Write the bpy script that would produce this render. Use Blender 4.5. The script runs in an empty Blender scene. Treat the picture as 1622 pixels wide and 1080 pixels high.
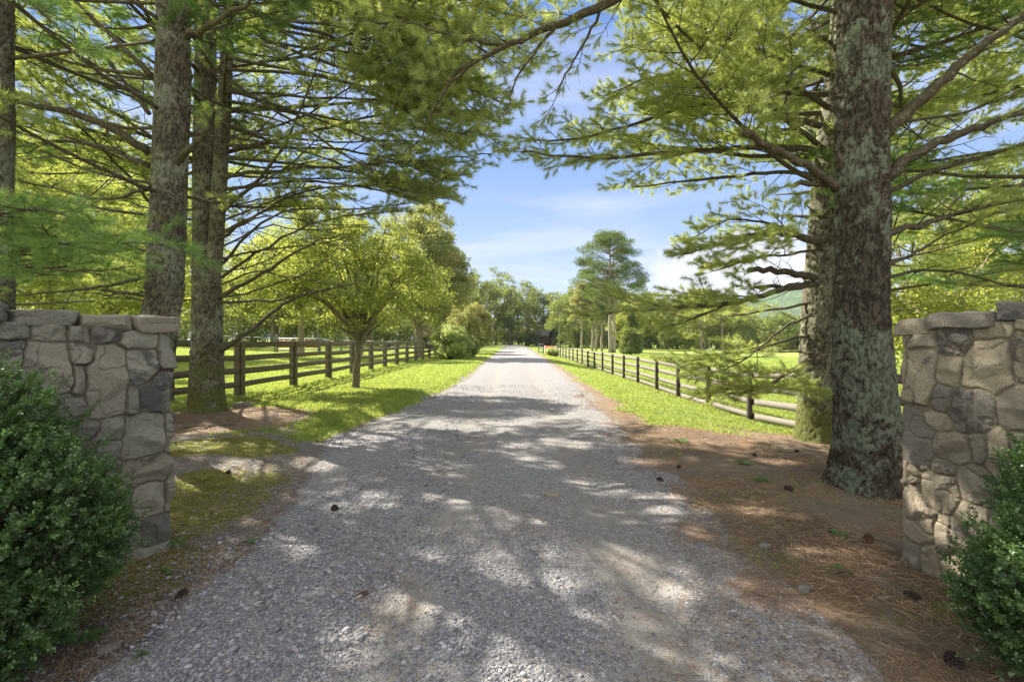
import bpy, math, random
import numpy as np
from mathutils import Vector
R = math.radians
sc = bpy.context.scene
col = sc.collection
rng = np.random.default_rng(7)
random.seed(7)

# ------------------------------------------------------------------ camera
CAM = Vector((0.0, 0.0, 1.6))
F = 740.0                       # focal length in photograph pixels (photo is 1622 wide)
cam = bpy.data.cameras.new('camera'); cam.sensor_width = 36.0
cam.lens = F / 1622 * 36.0; cam.clip_start = 0.05; cam.clip_end = 12000
co = bpy.data.objects.new('camera', cam); col.objects.link(co)
co.location = CAM; co.rotation_euler = (R(90), 0, 0)
sc.camera = co
def at(px, py, Y): return Vector(((px-811)/F*Y, Y, 1.6-(py-540)/F*Y))

# ------------------------------------------------------------------ world, sun, exposure
SUN_AZ = (-0.79, 0.61); SUN_EL = R(41)
SKY_FILL = (3.3, 3.2, 3.15)
w = bpy.data.worlds.new('World'); sc.world = w; w.use_nodes = True
nt = w.node_tree; N = nt.nodes; Lk = nt.links
for n in list(N): N.remove(n)
out = N.new('ShaderNodeOutputWorld'); bg = N.new('ShaderNodeBackground'); bg.inputs[1].default_value = 0.15
sky = N.new('ShaderNodeTexSky'); sky.sky_type = 'NISHITA'; sky.sun_disc = False
sky.sun_elevation = SUN_EL; sky.sun_rotation = math.atan2(SUN_AZ[0], SUN_AZ[1]) % (2*math.pi)
sky.air_density = 1.0; sky.dust_density = 0.25; sky.ozone_density = 2.2
tc = N.new('ShaderNodeTexCoord')
sep = N.new('ShaderNodeSeparateXYZ'); Lk.new(tc.outputs['Generated'], sep.inputs[0])
def wmath(op, a, b=None, clamp=False):
    m = N.new('ShaderNodeMath'); m.operation = op; m.use_clamp = clamp
    for i, v in enumerate((a, b)):
        if v is None: continue
        if isinstance(v, (int, float)): m.inputs[i].default_value = v
        else: Lk.new(v, m.inputs[i])
    return m.outputs[0]
# clouds live on a high plane: direction divided by height
zc = wmath('MAXIMUM', sep.outputs[2], 0.02)
zc = wmath('ADD', zc, 0.10)
cmb = N.new('ShaderNodeCombineXYZ')
Lk.new(wmath('DIVIDE', sep.outputs[0], zc), cmb.inputs[0]); Lk.new(wmath('DIVIDE', sep.outputs[1], zc), cmb.inputs[1])
wis = N.new('ShaderNodeTexNoise'); wis.inputs['Scale'].default_value = 0.9; wis.inputs['Detail'].default_value = 6
wis.inputs['Roughness'].default_value = 0.55; wis.inputs['Distortion'].default_value = 0.8
mp = N.new('ShaderNodeMapping'); mp.inputs['Scale'].default_value = (0.45, 1.3, 1); mp.inputs['Rotation'].default_value = (0, 0, R(-12)); mp.inputs['Location'].default_value = (3.1, 0.6, 0)
Lk.new(cmb.outputs[0], mp.inputs[0]); Lk.new(mp.outputs[0], wis.inputs[0])
wisf = wmath('MULTIPLY', wmath('MULTIPLY', wmath('SUBTRACT', wis.outputs[0], 0.47), 3.0, True), 0.75)
cu = N.new('ShaderNodeTexNoise'); cu.inputs['Scale'].default_value = 4.2; cu.inputs['Detail'].default_value = 7; cu.inputs['Roughness'].default_value = 0.52
mp2 = N.new('ShaderNodeMapping'); mp2.inputs['Scale'].default_value = (1, 1, 2.0); mp2.inputs['Location'].default_value = (0.35, 0.0, 0.0)
Lk.new(tc.outputs['Generated'], mp2.inputs[0]); Lk.new(mp2.outputs[0], cu.inputs[0])
# cumulus bank low in the sky, to the right of the drive
def bump_(v, c, wd):   # smooth bump 1 at c, 0 beyond wd
    return wmath('SUBTRACT', 1.0, wmath('DIVIDE', wmath('ABSOLUTE', wmath('SUBTRACT', v, c)), wd), True)
azr = wmath('DIVIDE', sep.outputs[0], wmath('MAXIMUM', sep.outputs[1], 0.05))
bank = wmath('MULTIPLY', bump_(azr, 0.46, 0.34), bump_(sep.outputs[2], 0.115, 0.11))
cuf = wmath('MULTIPLY', wmath('SUBTRACT', wmath('ADD', cu.outputs[0], wmath('MULTIPLY', bank, 0.55)), 0.66), 9.0, True)
cuf = wmath('MULTIPLY', cuf, 0.85)
clf = wmath('MAXIMUM', wisf, cuf, True)
mixc = N.new('ShaderNodeMix'); mixc.data_type = 'RGBA'
mixc.inputs['B'].default_value = (2.05, 2.05, 2.15, 1)
hsv = N.new('ShaderNodeHueSaturation'); hsv.inputs['Saturation'].default_value = 1.0
Lk.new(sky.outputs[0], hsv.inputs['Color'])
rmp = N.new('ShaderNodeValToRGB'); el = rmp.color_ramp.elements
for p_, c_ in ((0.0, (1.30, 1.62, 2.30)), (0.2, (0.98, 1.40, 2.28)), (0.42, (0.50, 0.98, 2.12)), (0.62, (0.28, 0.66, 1.75)), (1.0, (0.9, 1.2, 1.9))):
    e_ = el[0] if p_ == 0.0 else (el[-1] if p_ == 1.0 else el.new(p_)); e_.position = p_; e_.color = (*c_, 1)
Lk.new(sep.outputs[2], rmp.inputs[0])
def wmix(f, a, b):
    m = N.new('ShaderNodeMix'); m.data_type = 'RGBA'
    for k_, v_ in (('Factor', f), ('A', a), ('B', b)):
        if isinstance(v_, tuple): m.inputs[k_].default_value = (*v_, 1)
        elif isinstance(v_, (int, float)): m.inputs[k_].default_value = v_
        else: Lk.new(v_, m.inputs[k_])
    return m.outputs['Result']
def wmul_(c_):
    m = N.new('ShaderNodeMix'); m.data_type = 'RGBA'; m.blend_type = 'MULTIPLY'; m.inputs['Factor'].default_value = 1.0; m.inputs['B'].default_value = (0.86, 0.88, 0.90, 1); Lk.new(c_, m.inputs['A']); return m.outputs['Result']
hsv.inputs['Value'].default_value = 0.45
base_ = wmix(0.12, wmix(0.0, wmul_(rmp.outputs[0]), (0.0, 0.0, 0.0)), hsv.outputs[0])
# added fill light: unseen sky overhead and behind the camera brightened to lift shade
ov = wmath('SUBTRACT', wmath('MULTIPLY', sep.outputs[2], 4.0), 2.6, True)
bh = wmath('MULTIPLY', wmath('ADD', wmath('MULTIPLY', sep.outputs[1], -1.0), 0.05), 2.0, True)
base_ = wmix(wmath('MULTIPLY', wmath('MAXIMUM', ov, bh), 0.8), base_, SKY_FILL)
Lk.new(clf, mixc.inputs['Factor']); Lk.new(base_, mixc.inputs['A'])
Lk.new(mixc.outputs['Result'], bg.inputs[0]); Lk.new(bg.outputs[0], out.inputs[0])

sd = bpy.data.lights.new('sun', 'SUN'); sd.energy = 4.3; sd.angle = R(0.53); sd.color = (1.0, 0.93, 0.82)
so = bpy.data.objects.new('sun', sd); col.objects.link(so)
sdir = Vector((SUN_AZ[0]*math.cos(SUN_EL), SUN_AZ[1]*math.cos(SUN_EL), math.sin(SUN_EL)))
so.rotation_euler = sdir.to_track_quat('Z', 'Y').to_euler(); so.location = (-20, 20, 30)

sc.view_settings.view_transform = 'Standard'; sc.view_settings.look = 'None'
sc.view_settings.exposure = 1.7; sc.view_settings.gamma = 1.0; sc.view_settings.use_curve_mapping = False
sc.render.engine = 'CYCLES'
cy = sc.cycles; cy.max_bounces = 7; cy.diffuse_bounces = 3; cy.glossy_bounces = 2; cy.transmission_bounces = 5
cy.transparent_max_bounces = 4; cy.caustics_reflective = False; cy.caustics_refractive = False
cy.sample_clamp_indirect = 8.0; cy.use_denoising = True

# ------------------------------------------------------------------ numpy noise and mesh helpers
def _hash(ix, iy, iz, seed):
    h = (ix.astype(np.int64)*374761393 + iy.astype(np.int64)*668265263 + iz.astype(np.int64)*2147483647 + seed*974711) & 0xffffffff
    h = ((h ^ (h >> 13))*1274126177) & 0xffffffff
    h = (h ^ (h >> 16)) & 0xffffffff
    return h/4294967295.0
def vnoise(x, y, z=0.0, seed=0):
    x, y, z = np.broadcast_arrays(np.asarray(x, float), np.asarray(y, float), np.asarray(z, float))
    ix, iy, iz = np.floor(x), np.floor(y), np.floor(z)
    fx, fy, fz = x-ix, y-iy, z-iz
    fx, fy, fz = [f*f*(3-2*f) for f in (fx, fy, fz)]
    r = 0
    for dx in (0, 1):
        for dy in (0, 1):
            for dz in (0, 1):
                wgt = (fx if dx else 1-fx)*(fy if dy else 1-fy)*(fz if dz else 1-fz)
                r = r + wgt*_hash(ix+dx, iy+dy, iz+dz, seed)
    return r
def fbm(x, y, z=0.0, seed=0, oct=4, gain=0.5):
    a, s, t = 1.0, 0, 0
    for o in range(oct):
        s = s + a*vnoise(np.asarray(x)*2**o, np.asarray(y)*2**o, np.asarray(z)*2**o, seed+o*17); t += a; a *= gain
    return s/t
def unit(a): return a/(np.linalg.norm(a, axis=-1, keepdims=True)+1e-9)
def sstep(a, b, x):
    t = np.clip((x-a)/(b-a), 0, 1); return t*t*(3-2*t)

def mesh(name, V, Fc, mat=None, parent=None, smooth=False, fattr=None, vattr=None):
    """V (n,3); Fc (m,k) array; fattr / vattr dicts of float arrays"""
    V = np.asarray(V, np.float32); Fc = np.asarray(Fc, np.int32)
    me = bpy.data.meshes.new(name)
    me.vertices.add(len(V)); me.vertices.foreach_set('co', V.ravel())
    m, k = Fc.shape
    me.loops.add(m*k); me.loops.foreach_set('vertex_index', Fc.ravel())
    me.polygons.add(m); me.polygons.foreach_set('loop_start', np.arange(0, m*k, k, dtype=np.int32))
    if smooth: me.polygons.foreach_set('use_smooth', np.ones(m, bool))
    for dct, dom in ((fattr, 'FACE'), (vattr, 'POINT')):
        for kk, arr in (dct or {}).items():
            at_ = me.attributes.new(kk, 'FLOAT', dom); at_.data.foreach_set('value', np.asarray(arr, np.float32))
    me.update(calc_edges=True)
    if mat: me.materials.append(mat)
    o = bpy.data.objects.new(name, me); col.objects.link(o)
    if parent: o.parent = parent
    return o
def tag(o, label=None, cat=None, group=None, kind=None):
    if label: o['label'] = label
    if cat: o['category'] = cat
    if group: o['group'] = group
    if kind: o['kind'] = kind
    return o
def thing(name, label, cat, loc=(0, 0, 0), rz=0.0, group=None):
    o = bpy.data.objects.new(name, None); col.objects.link(o)
    o.location = loc; o.rotation_euler = (0, 0, rz); o.empty_display_size = 0.2
    return tag(o, label, cat, group)
def copy_tree(o, parent=None):
    c = o.copy(); col.objects.link(c)
    if parent: c.parent = parent
    for ch in list(o.children): copy_tree(ch, c)
    return c
class MB:
    """mixed geometry collector (quads)"""
    def __init__(s): s.v = []; s.f = []; s.n = 0
    def add(s, V, Fc):
        V = np.asarray(V, float); s.v.append(V); s.f.append(np.asarray(Fc)+s.n); s.n += len(V)
    def box(s, c, h, rz=0.0, jit=0.0, bev=0.0):
        """bevelled box: c centre, h half sizes"""
        b = bev
        vs = []; 
        hx, hy, hz = h
        if b <= 0:
            vs = [(x*hx, y*hy, z*hz) for z in (-1, 1) for y in (-1, 1) for x in (-1, 1)]
            fs = [(0, 2, 3, 1), (4, 5, 7, 6), (0, 1, 5, 4), (2, 6, 7, 3), (0, 4, 6, 2), (1, 3, 7, 5)]
        else:
            def ring(zz, ins):
                ax, ay = hx-ins, hy-ins
                return [(-ax+b, -ay, zz), (ax-b, -ay, zz), (ax, -ay+b, zz), (ax, ay-b, zz), (ax-b, ay, zz), (-ax+b, ay, zz), (-ax, ay-b, zz), (-ax, -ay+b, zz)]
            vs = ring(-hz, b*0.7)+ring(-hz+b, 0)+ring(hz-b, 0)+ring(hz, b*0.7)
            fs = []
            for k in range(3):
                for i in range(8):
                    j = (i+1) % 8; fs.append((k*8+i, k*8+j, k*8+8+j, k*8+8+i))
            for base, rev in ((0, True), (24, False)):
                q = [(0, 1, 2, 3), (0, 3, 4, 7), (7, 4, 5, 6)]
                for a_ in q:
                    a_ = [base+t for t in a_]; fs.append(tuple(a_[::-1]) if rev else tuple(a_))
        V = np.array(vs)
        if jit: V = V+rng.normal(0, jit, V.shape)
        cs, sn = math.cos(rz), math.sin(rz)
        V = np.stack([V[:, 0]*cs-V[:, 1]*sn, V[:, 0]*sn+V[:, 1]*cs, V[:, 2]], 1)+np.array(c)
        s.add(V, fs)
    def tube(s, P, r, k=8, caps=True):
        P = np.asarray(P, float); n = len(P); r = np.broadcast_to(np.asarray(r, float), (n,))
        T = np.gradient(P, axis=0); T /= np.linalg.norm(T, axis=1)[:, None]+1e-9
        ref = np.array([0, 0, 1.0]) if abs(T[0][2]) < 0.9 else np.array([1.0, 0, 0])
        A = np.cross(T, ref); A /= np.linalg.norm(A, axis=1)[:, None]+1e-9; B = np.cross(T, A)
        a = np.arange(k)*2*np.pi/k
        V = P[:, None, :]+r[:, None, None]*(np.cos(a)[None, :, None]*A[:, None, :]+np.sin(a)[None, :, None]*B[:, None, :])
        V = V.reshape(-1, 3)
        i = np.arange(n-1)[:, None]*k+np.arange(k)[None, :]; j = np.arange(n-1)[:, None]*k+(np.arange(k)+1)[None, :] % k
        Fq = np.stack([i, j, j+k, i+k], -1).reshape(-1, 4)
        if caps:
            V = np.vstack([V, P[0], P[-1]]); nn = n*k
            q = [(nn, (t+1) % k, t, nn) for t in range(0)]
            e = [(t, nn, (t+1) % k, t) for t in range(0)]
            c0 = [(nn, (t+2) % k, (t+1) % k, t) for t in range(0, k-1, 2)]
            b0 = (n-1)*k; c1 = [(nn+1, b0+t, b0+(t+1) % k, b0+(t+2) % k) for t in range(0, k-1, 2)]
            Fq = np.vstack([Fq, c0, c1])
        s.add(V, Fq)
    def build(s, name, mat, parent=None, smooth=False, **kw):
        return mesh(name, np.vstack(s.v), np.vstack(s.f), mat, parent, smooth, **kw)

# ------------------------------------------------------------------ materials
class NM:
    def __init__(s, name):
        s.m = bpy.data.materials.new(name); s.m.use_nodes = True; s.t = s.m.node_tree
        for n in list(s.t.nodes): s.t.nodes.remove(n)
        s.o = s.t.nodes.new('ShaderNodeOutputMaterial')
    def n(s, typ, **kw):
        nd = s.t.nodes.new(typ)
        for k, v in kw.items():
            if hasattr(nd, k) and k not in ('inputs',): setattr(nd, k, v)
        return nd
    def l(s, a, b): s.t.links.new(a, b)
    def setin(s, nd, key, v):
        if v is None: return
        if isinstance(v, (int, float)): nd.inputs[key].default_value = v
        elif isinstance(v, tuple): nd.inputs[key].default_value = v if len(v) != 3 or nd.inputs[key].type != 'RGBA' else (*v, 1)
        else: s.l(v, nd.inputs[key])
    def math(s, op, a, b=None, clamp=False):
        m = s.n('ShaderNodeMath'); m.operation = op; m.use_clamp = clamp
        s.setin(m, 0, a); s.setin(m, 1, b); return m.outputs[0]
    def mix(s, f, a, b, mode='MIX'):
        m = s.n('ShaderNodeMix'); m.data_type = 'RGBA'; m.blend_type = mode
        s.setin(m, 'Factor', f); s.setin(m, 'A', a); s.setin(m, 'B', b); return m.outputs['Result']
    def coord(s, which='Object', scale=None):
        c = s.n('ShaderNodeTexCoord').outputs[which]
        if scale:
            mp = s.n('ShaderNodeMapping'); mp.inputs['Scale'].default_value = scale; s.l(c, mp.inputs[0]); c = mp.outputs[0]
        return c
    def noise(s, scale, detail=4, rough=0.55, vec=None, dist=0.0):
        t = s.n('ShaderNodeTexNoise'); t.inputs['Scale'].default_value = scale; t.inputs['Detail'].default_value = detail
        t.inputs['Roughness'].default_value = rough; t.inputs['Distortion'].default_value = dist
        if vec is not None: s.l(vec, t.inputs['Vector'])
        return t.outputs[0]
    def voro(s, scale, vec=None, feature='F1', out='Distance', rand=1.0):
        t = s.n('ShaderNodeTexVoronoi'); t.feature = feature; t.inputs['Scale'].default_value = scale; t.inputs['Randomness'].default_value = rand
        if vec is not None: s.l(vec, t.inputs['Vector'])
        return t.outputs[out]
    def ramp(s, f, stops):
        r = s.n('ShaderNodeValToRGB'); e = r.color_ramp.elements
        while len(e) < len(stops): e.new(0.5)
        for el, (p, c) in zip(e, stops): el.position = p; el.color = (*c, 1) if len(c) == 3 else c
        s.l(f, r.inputs[0]); return r.outputs[0]
    def smooth(s, v, a, b):
        m = s.n('ShaderNodeMapRange'); m.interpolation_type = 'SMOOTHSTEP'; s.setin(m, 'Value', v)
        m.inputs['From Min'].default_value = a; m.inputs['From Max'].default_value = b; return m.outputs[0]
    def attr(s, name): return s.n('ShaderNodeAttribute', attribute_name=name).outputs['Fac']
    def bump(s, h, strength=0.5, dist=0.02, prev=None):
        b = s.n('ShaderNodeBump'); b.inputs['Strength'].default_value = strength; b.inputs['Distance'].default_value = dist
        s.l(h, b.inputs['Height'])
        if prev is not None: s.l(prev, b.inputs['Normal'])
        return b.outputs[0]
    def bsdf(s, colr, rough=0.8, normal=None, spec=0.3, metal=0.0):
        b = s.n('ShaderNodeBsdfPrincipled'); s.setin(b, 'Base Color', colr); s.setin(b, 'Roughness', rough)
        b.inputs['Specular IOR Level'].default_value = spec; b.inputs['Metallic'].default_value = metal
        if normal is not None: s.l(normal, b.inputs['Normal'])
        return b.outputs[0]
    def done(s, sh): s.l(sh, s.o.inputs[0]); return s.m

def leaf_mat(name, stops, trans, tmix=0.5, gloss=0.12, rough=0.45, patch=0.35, pscale=0.9):
    """thin leaf: diffuse + translucent + a little gloss; colour varies per face and in soft patches"""
    m = NM(name)
    r = m.attr('rnd')
    c = m.ramp(r, stops)
    pn = m.noise(pscale, 2, vec=m.coord('Object'))
    dark = m.mix(m.smooth(pn, 0.35, 0.65), (1-patch, 1-patch*0.9, 1-patch*0.6), (1.0, 1.0, 1.0))
    c = m.mix(1.0, c, dark, 'MULTIPLY')
    d = m.n('ShaderNodeBsdfDiffuse'); m.l(c, d.inputs[0])
    t = m.n('ShaderNodeBsdfTranslucent'); m.l(m.mix(1.0, m.mix(0.35, (1, 1, 1), dark, 'MULTIPLY'), trans, 'MULTIPLY'), t.inputs[0])
    mx = m.n('ShaderNodeMixShader'); mx.inputs[0].default_value = tmix; m.l(d.outputs[0], mx.inputs[1]); m.l(t.outputs[0], mx.inputs[2])
    g = m.n('ShaderNodeBsdfGlossy'); g.inputs['Roughness'].default_value = rough; g.inputs[0].default_value = (0.8, 0.85, 0.8, 1)
    mx2 = m.n('ShaderNodeMixShader'); mx2.inputs[0].default_value = gloss*0.35; m.l(mx.outputs[0], mx2.inputs[1]); m.l(g.outputs[0], mx2.inputs[2])
    return m.done(mx2.outputs[0])

M = {}
M['needle'] = leaf_mat('pine_needles', [(0, (0.07, 0.125, 0.04)), (0.5, (0.14, 0.20, 0.055)), (1, (0.24, 0.28, 0.08))], (0.76, 0.84, 0.17), 0.57, 0.3, patch=0.25)
M['needle_lit'] = leaf_mat('sunlit_tint_needles', [(0, (0.11, 0.17, 0.045)), (0.5, (0.17, 0.225, 0.055)), (1, (0.25, 0.29, 0.08))], (0.66, 0.74, 0.15), 0.56, 0.2)  # brighter, yellower needle copy: backlit sun glow put into the colour
M['needle_dark'] = leaf_mat('dark_pine_needles', [(0, (0.05, 0.10, 0.045)), (0.6, (0.075, 0.13, 0.04)), (1, (0.13, 0.17, 0.05))], (0.25, 0.36, 0.06), 0.42, 0.15)
M['needle_fresh'] = leaf_mat('fresh_pine_needles', [(0, (0.06, 0.15, 0.04)), (0.6, (0.10, 0.21, 0.05)), (1, (0.18, 0.27, 0.07))], (0.40, 0.60, 0.09), 0.5, 0.25)
M['leaf_small'] = leaf_mat('light_leaves', [(0, (0.085, 0.14, 0.035)), (0.5, (0.15, 0.205, 0.05)), (0.9, (0.24, 0.28, 0.06)), (1, (0.32, 0.24, 0.09))], (0.60, 0.64, 0.10), 0.52, 0.2)
M['leaf_oak'] = leaf_mat('oak_leaves', [(0, (0.09, 0.13, 0.04)), (0.6, (0.20, 0.24, 0.07)), (0.85, (0.31, 0.28, 0.10)), (1, (0.44, 0.28, 0.14))], (0.62, 0.62, 0.14), 0.4, 0.2)
M['leaf_bush'] = leaf_mat('bush_leaves', [(0, (0.15, 0.24, 0.06)), (0.5, (0.26, 0.36, 0.09)), (1, (0.40, 0.48, 0.16))], (0.74, 0.80, 0.22), 0.46, 0.2, patch=0.12)
M['leaf_tan'] = leaf_mat('tan_tinged_leaves', [(0, (0.16, 0.20, 0.06)), (0.5, (0.29, 0.30, 0.10)), (1, (0.46, 0.37, 0.18))], (0.62, 0.60, 0.16), 0.4, 0.15)
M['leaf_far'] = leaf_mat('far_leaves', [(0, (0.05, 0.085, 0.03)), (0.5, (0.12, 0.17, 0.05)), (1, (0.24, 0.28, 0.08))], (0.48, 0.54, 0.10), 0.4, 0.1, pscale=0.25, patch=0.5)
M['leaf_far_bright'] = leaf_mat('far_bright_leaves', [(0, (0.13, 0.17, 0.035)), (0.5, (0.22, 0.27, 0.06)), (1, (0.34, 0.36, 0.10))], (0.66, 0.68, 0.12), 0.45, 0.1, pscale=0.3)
M['needle_far'] = leaf_mat('far_needles', [(0, (0.06, 0.11, 0.04)), (0.5, (0.10, 0.16, 0.045)), (1, (0.17, 0.21, 0.06))], (0.26, 0.34, 0.06), 0.35, 0.1, pscale=0.3)
M['boxwood'] = leaf_mat('boxwood_leaves', [(0, (0.15, 0.10, 0.045)), (0.012, (0.05, 0.11, 0.035)), (0.5, (0.10, 0.19, 0.055)), (0.9, (0.17, 0.29, 0.075)), (1, (0.22, 0.34, 0.09))], (0.20, 0.42, 0.06), 0.32, 0.16, 0.40, patch=0.5, pscale=7)
M['grass'] = leaf_mat('grass_blades', [(0, (0.17, 0.25, 0.045)), (0.6, (0.28, 0.35, 0.075)), (0.93, (0.38, 0.40, 0.12)), (1, (0.46, 0.40, 0.20))], (0.62, 0.70, 0.13), 0.45, 0.1, patch=0.25)
M['weed'] = leaf_mat('weed_leaves', [(0, (0.08, 0.20, 0.04)), (1, (0.15, 0.30, 0.06))], (0.25, 0.45, 0.06), 0.4, 0.3)
M['litter'] = leaf_mat('dry_needles', [(0, (0.15, 0.085, 0.05)), (0.5, (0.34, 0.21, 0.12)), (1, (0.60, 0.43, 0.27))], (0.2, 0.1, 0.05), 0.1, 0.2, patch=0.3, pscale=1.5)

def bark_mat(name, base, ridge, lichen=None, lich_amt=0.5, moss=None, moss_top=1.2, lscale=9.0, furrow=(0.02, 0.017, 0.012)):
    m = NM(name); P = m.coord('Object'); PS = m.coord('Object', (1, 1, 0.25))
    n1 = m.noise(30, 7, 0.7, PS); n2 = m.noise(5, 4, 0.6, P)
    c = m.mix(n2, base, ridge)
    fur = m.attr('fur')
    crack = m.math('ADD', m.smooth(n1, 0.52, 0.36), fur, True)
    c = m.mix(m.math('MULTIPLY', crack, 0.75), c, furrow)
    nfine = m.noise(90, 4, 0.7, P)
    c = m.mix(m.math('MULTIPLY', nfine, 0.5), c, m.mix(1.0, c, (1.7, 1.6, 1.5), 'MULTIPLY'))
    if lichen:
        big = m.noise(2.0, 3, 0.5, P); mid = m.noise(lscale, 5, 0.65, P); fine = m.noise(lscale*3.2, 8, 0.8, P)
        sm = m.math('ADD', m.math('ADD', m.math('MULTIPLY', big, .42), m.math('MULTIPLY', mid, .36)), m.math('MULTIPLY', fine, .36)); th = .655-lich_amt*.085
        lm = m.smooth(sm, th, th+.03)
        lm = m.math('MULTIPLY', lm, m.math('SUBTRACT', 1.0, m.math('MULTIPLY', fur, 0.6)))
        lc = m.mix(m.noise(70, 4, 0.7, P), tuple(x*1.25 for x in lichen), tuple(x*0.5 for x in lichen))
        c = m.mix(m.math('MULTIPLY', lm, 0.85), c, lc)
    if moss:
        z = m.n('ShaderNodeSeparateXYZ'); m.l(P, z.inputs[0])
        mn = m.noise(4.5, 6, 0.7, P)
        g = m.math('MULTIPLY', m.math('SUBTRACT', moss_top, z.outputs[2]), 0.16)
        mm = m.smooth(m.math('ADD', mn, g), 0.58, 0.70)
        c = m.mix(m.math('MULTIPLY', mm, 0.8), c, m.mix(nfine, moss, tuple(x*2.0 for x in moss)))
    h = m.math('ADD', m.math('MULTIPLY', n1, 1.0), m.math('MULTIPLY', nfine, 0.35))
    return m.done(m.bsdf(c, 0.92, m.bump(h, 0.9, 0.02), 0.15))
M['bark_gray'] = bark_mat('grey_pine_bark', (0.085, 0.078, 0.055), (0.17, 0.155, 0.115), (0.27, 0.29, 0.21), 1.05, lscale=14)
M['bark_lichen'] = bark_mat('lichen_covered_bark', (0.05, 0.042, 0.03), (0.13, 0.115, 0.085), (0.215, 0.26, 0.175), 0.95, lscale=8)
M['bark_moss'] = bark_mat('mossy_bark', (0.10, 0.092, 0.06), (0.21, 0.195, 0.14), (0.30, 0.31, 0.21), 0.95, (0.075, 0.085, 0.018), 1.7)
M['bark_thin'] = bark_mat('smooth_tree_bark', (0.16, 0.14, 0.09), (0.24, 0.21, 0.14), (0.25, 0.27, 0.17), 0.2)
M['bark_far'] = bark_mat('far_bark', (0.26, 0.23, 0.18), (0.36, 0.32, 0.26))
def branch_mat():
    m = NM('branch_bark'); P = m.coord('Object')
    c = m.mix(m.noise(3, 4, 0.6, P), (0.055, 0.046, 0.028), (0.13, 0.112, 0.07))
    c = m.mix(m.smooth(m.noise(26, 4, 0.6, P), 0.5, 0.7), c, (0.19, 0.19, 0.125))
    return m.done(m.bsdf(c, 0.9, m.bump(m.noise(60, 4, 0.6, P), 0.6, 0.01), 0.15))
M['branch'] = branch_mat()

# ------------------------------------------------------------------ terrain
RY = np.array([-60, 0, 2.5, 3.3, 4.5, 5.9, 7.0, 8.0, 9.1, 11.8, 15, 20, 47, 118, 150, 185, 230])
RL = np.array([-2.4, -2.2, -2.1, -2.05, -2.2, -2.6, -2.95, -3.0, -2.85, -2.45, -2.15, -1.9, -2.05, -1.8, -1.6, -9, -30])
RR = np.array([2.2, 2.0, 1.85, 1.82, 1.85, 1.95, 2.0, 2.05, 2.1, 2.2, 2.3, 2.45, 2.95, 3.9, 4.0, -2, -22])
def road_l(y): return np.interp(y, RY, RL)
def road_r(y): return np.interp(y, RY, RR)
def ground(x, y):
    x = np.asarray(x, float); y = np.asarray(y, float)
    h = np.zeros(np.broadcast(x, y).shape)
    # right side falls away to the fence and the pasture
    h = h-0.47*sstep(2.4, 6.3, x)*sstep(4.5, 12, y) - 0.20*sstep(4.5, 9, x)*(1-sstep(4.5, 12, y)) - 0.35*sstep(8, 40, x)*sstep(10, 30, y)
    # left bank above the drive
    bank = sstep(0.0, 0.5, road_l(y)-x)
    h = h+0.13*bank*sstep(7.5, 11, y)*(1-0.5*sstep(22, 45, y))
    h = h+0.10*sstep(0.2, 1.3, road_l(y)-x)*(1-sstep(7.5, 11, y))*sstep(3.4, 5.5, y)
    # left pasture climbs slowly, far ground rolls
    h = h+0.75*sstep(8, 40, -x)*sstep(14, 48, y)+0.9*sstep(40, 120, -x)
    # mound of soil at the foot of the mossy left pine
    h = h+0.13*np.exp(-(((x+6.0)/1.2)**2+((y-9.1)/1.1)**2)) + 0.07*np.exp(-(((x-3.9)/1.0)**2+((y-5.0)/0.9)**2)) + 0.10*np.exp(-(((x-5.4)/0.9)**2+((y-8.1)/0.9)**2))
    h = h+(fbm(x*0.5, y*0.5, 0, 3, 3)-0.5)*0.10*sstep(0, 0.8, np.abs(x-0.1)-2.1)
    h = h+(fbm(x*3.1, y*3.1, 0, 5, 3)-0.5)*0.035*sstep(40, 8, y)
    far = np.hypot(x, y)
    h = h+(fbm(x/60, y/60, 0, 9, 3)-0.5)*3.0*sstep(90, 300, far)
    # road ruts
    onr = sstep(0.2, 0.9, np.minimum(x-road_l(y), road_r(y)-x))
    h = h-0.03*onr*(np.exp(-((x+0.75)/0.35)**2)+np.exp(-((x-0.95)/0.35)**2))*sstep(60, 20, y)
    return h
def gz(x, y): return float(ground(x, y))

def axis(dense0, dense1, step, lo, hi, g=1.12):
    a = list(np.arange(dense0, dense1, step)); s = step; v = a[-1]
    while v < hi: s *= g; v += s; a.append(v)
    s = step; v = dense0; b = []
    while v > lo: s *= g; v -= s; b.append(v)
    return np.array(b[::-1]+a)
def grid_mesh(X, Y):
    nx, ny = X.shape[1], X.shape[0]
    i = (np.arange(ny-1)[:, None]*nx+np.arange(nx-1)[None, :]).ravel()
    return np.stack([i, i+1, i+1+nx, i+nx], 1)

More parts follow.
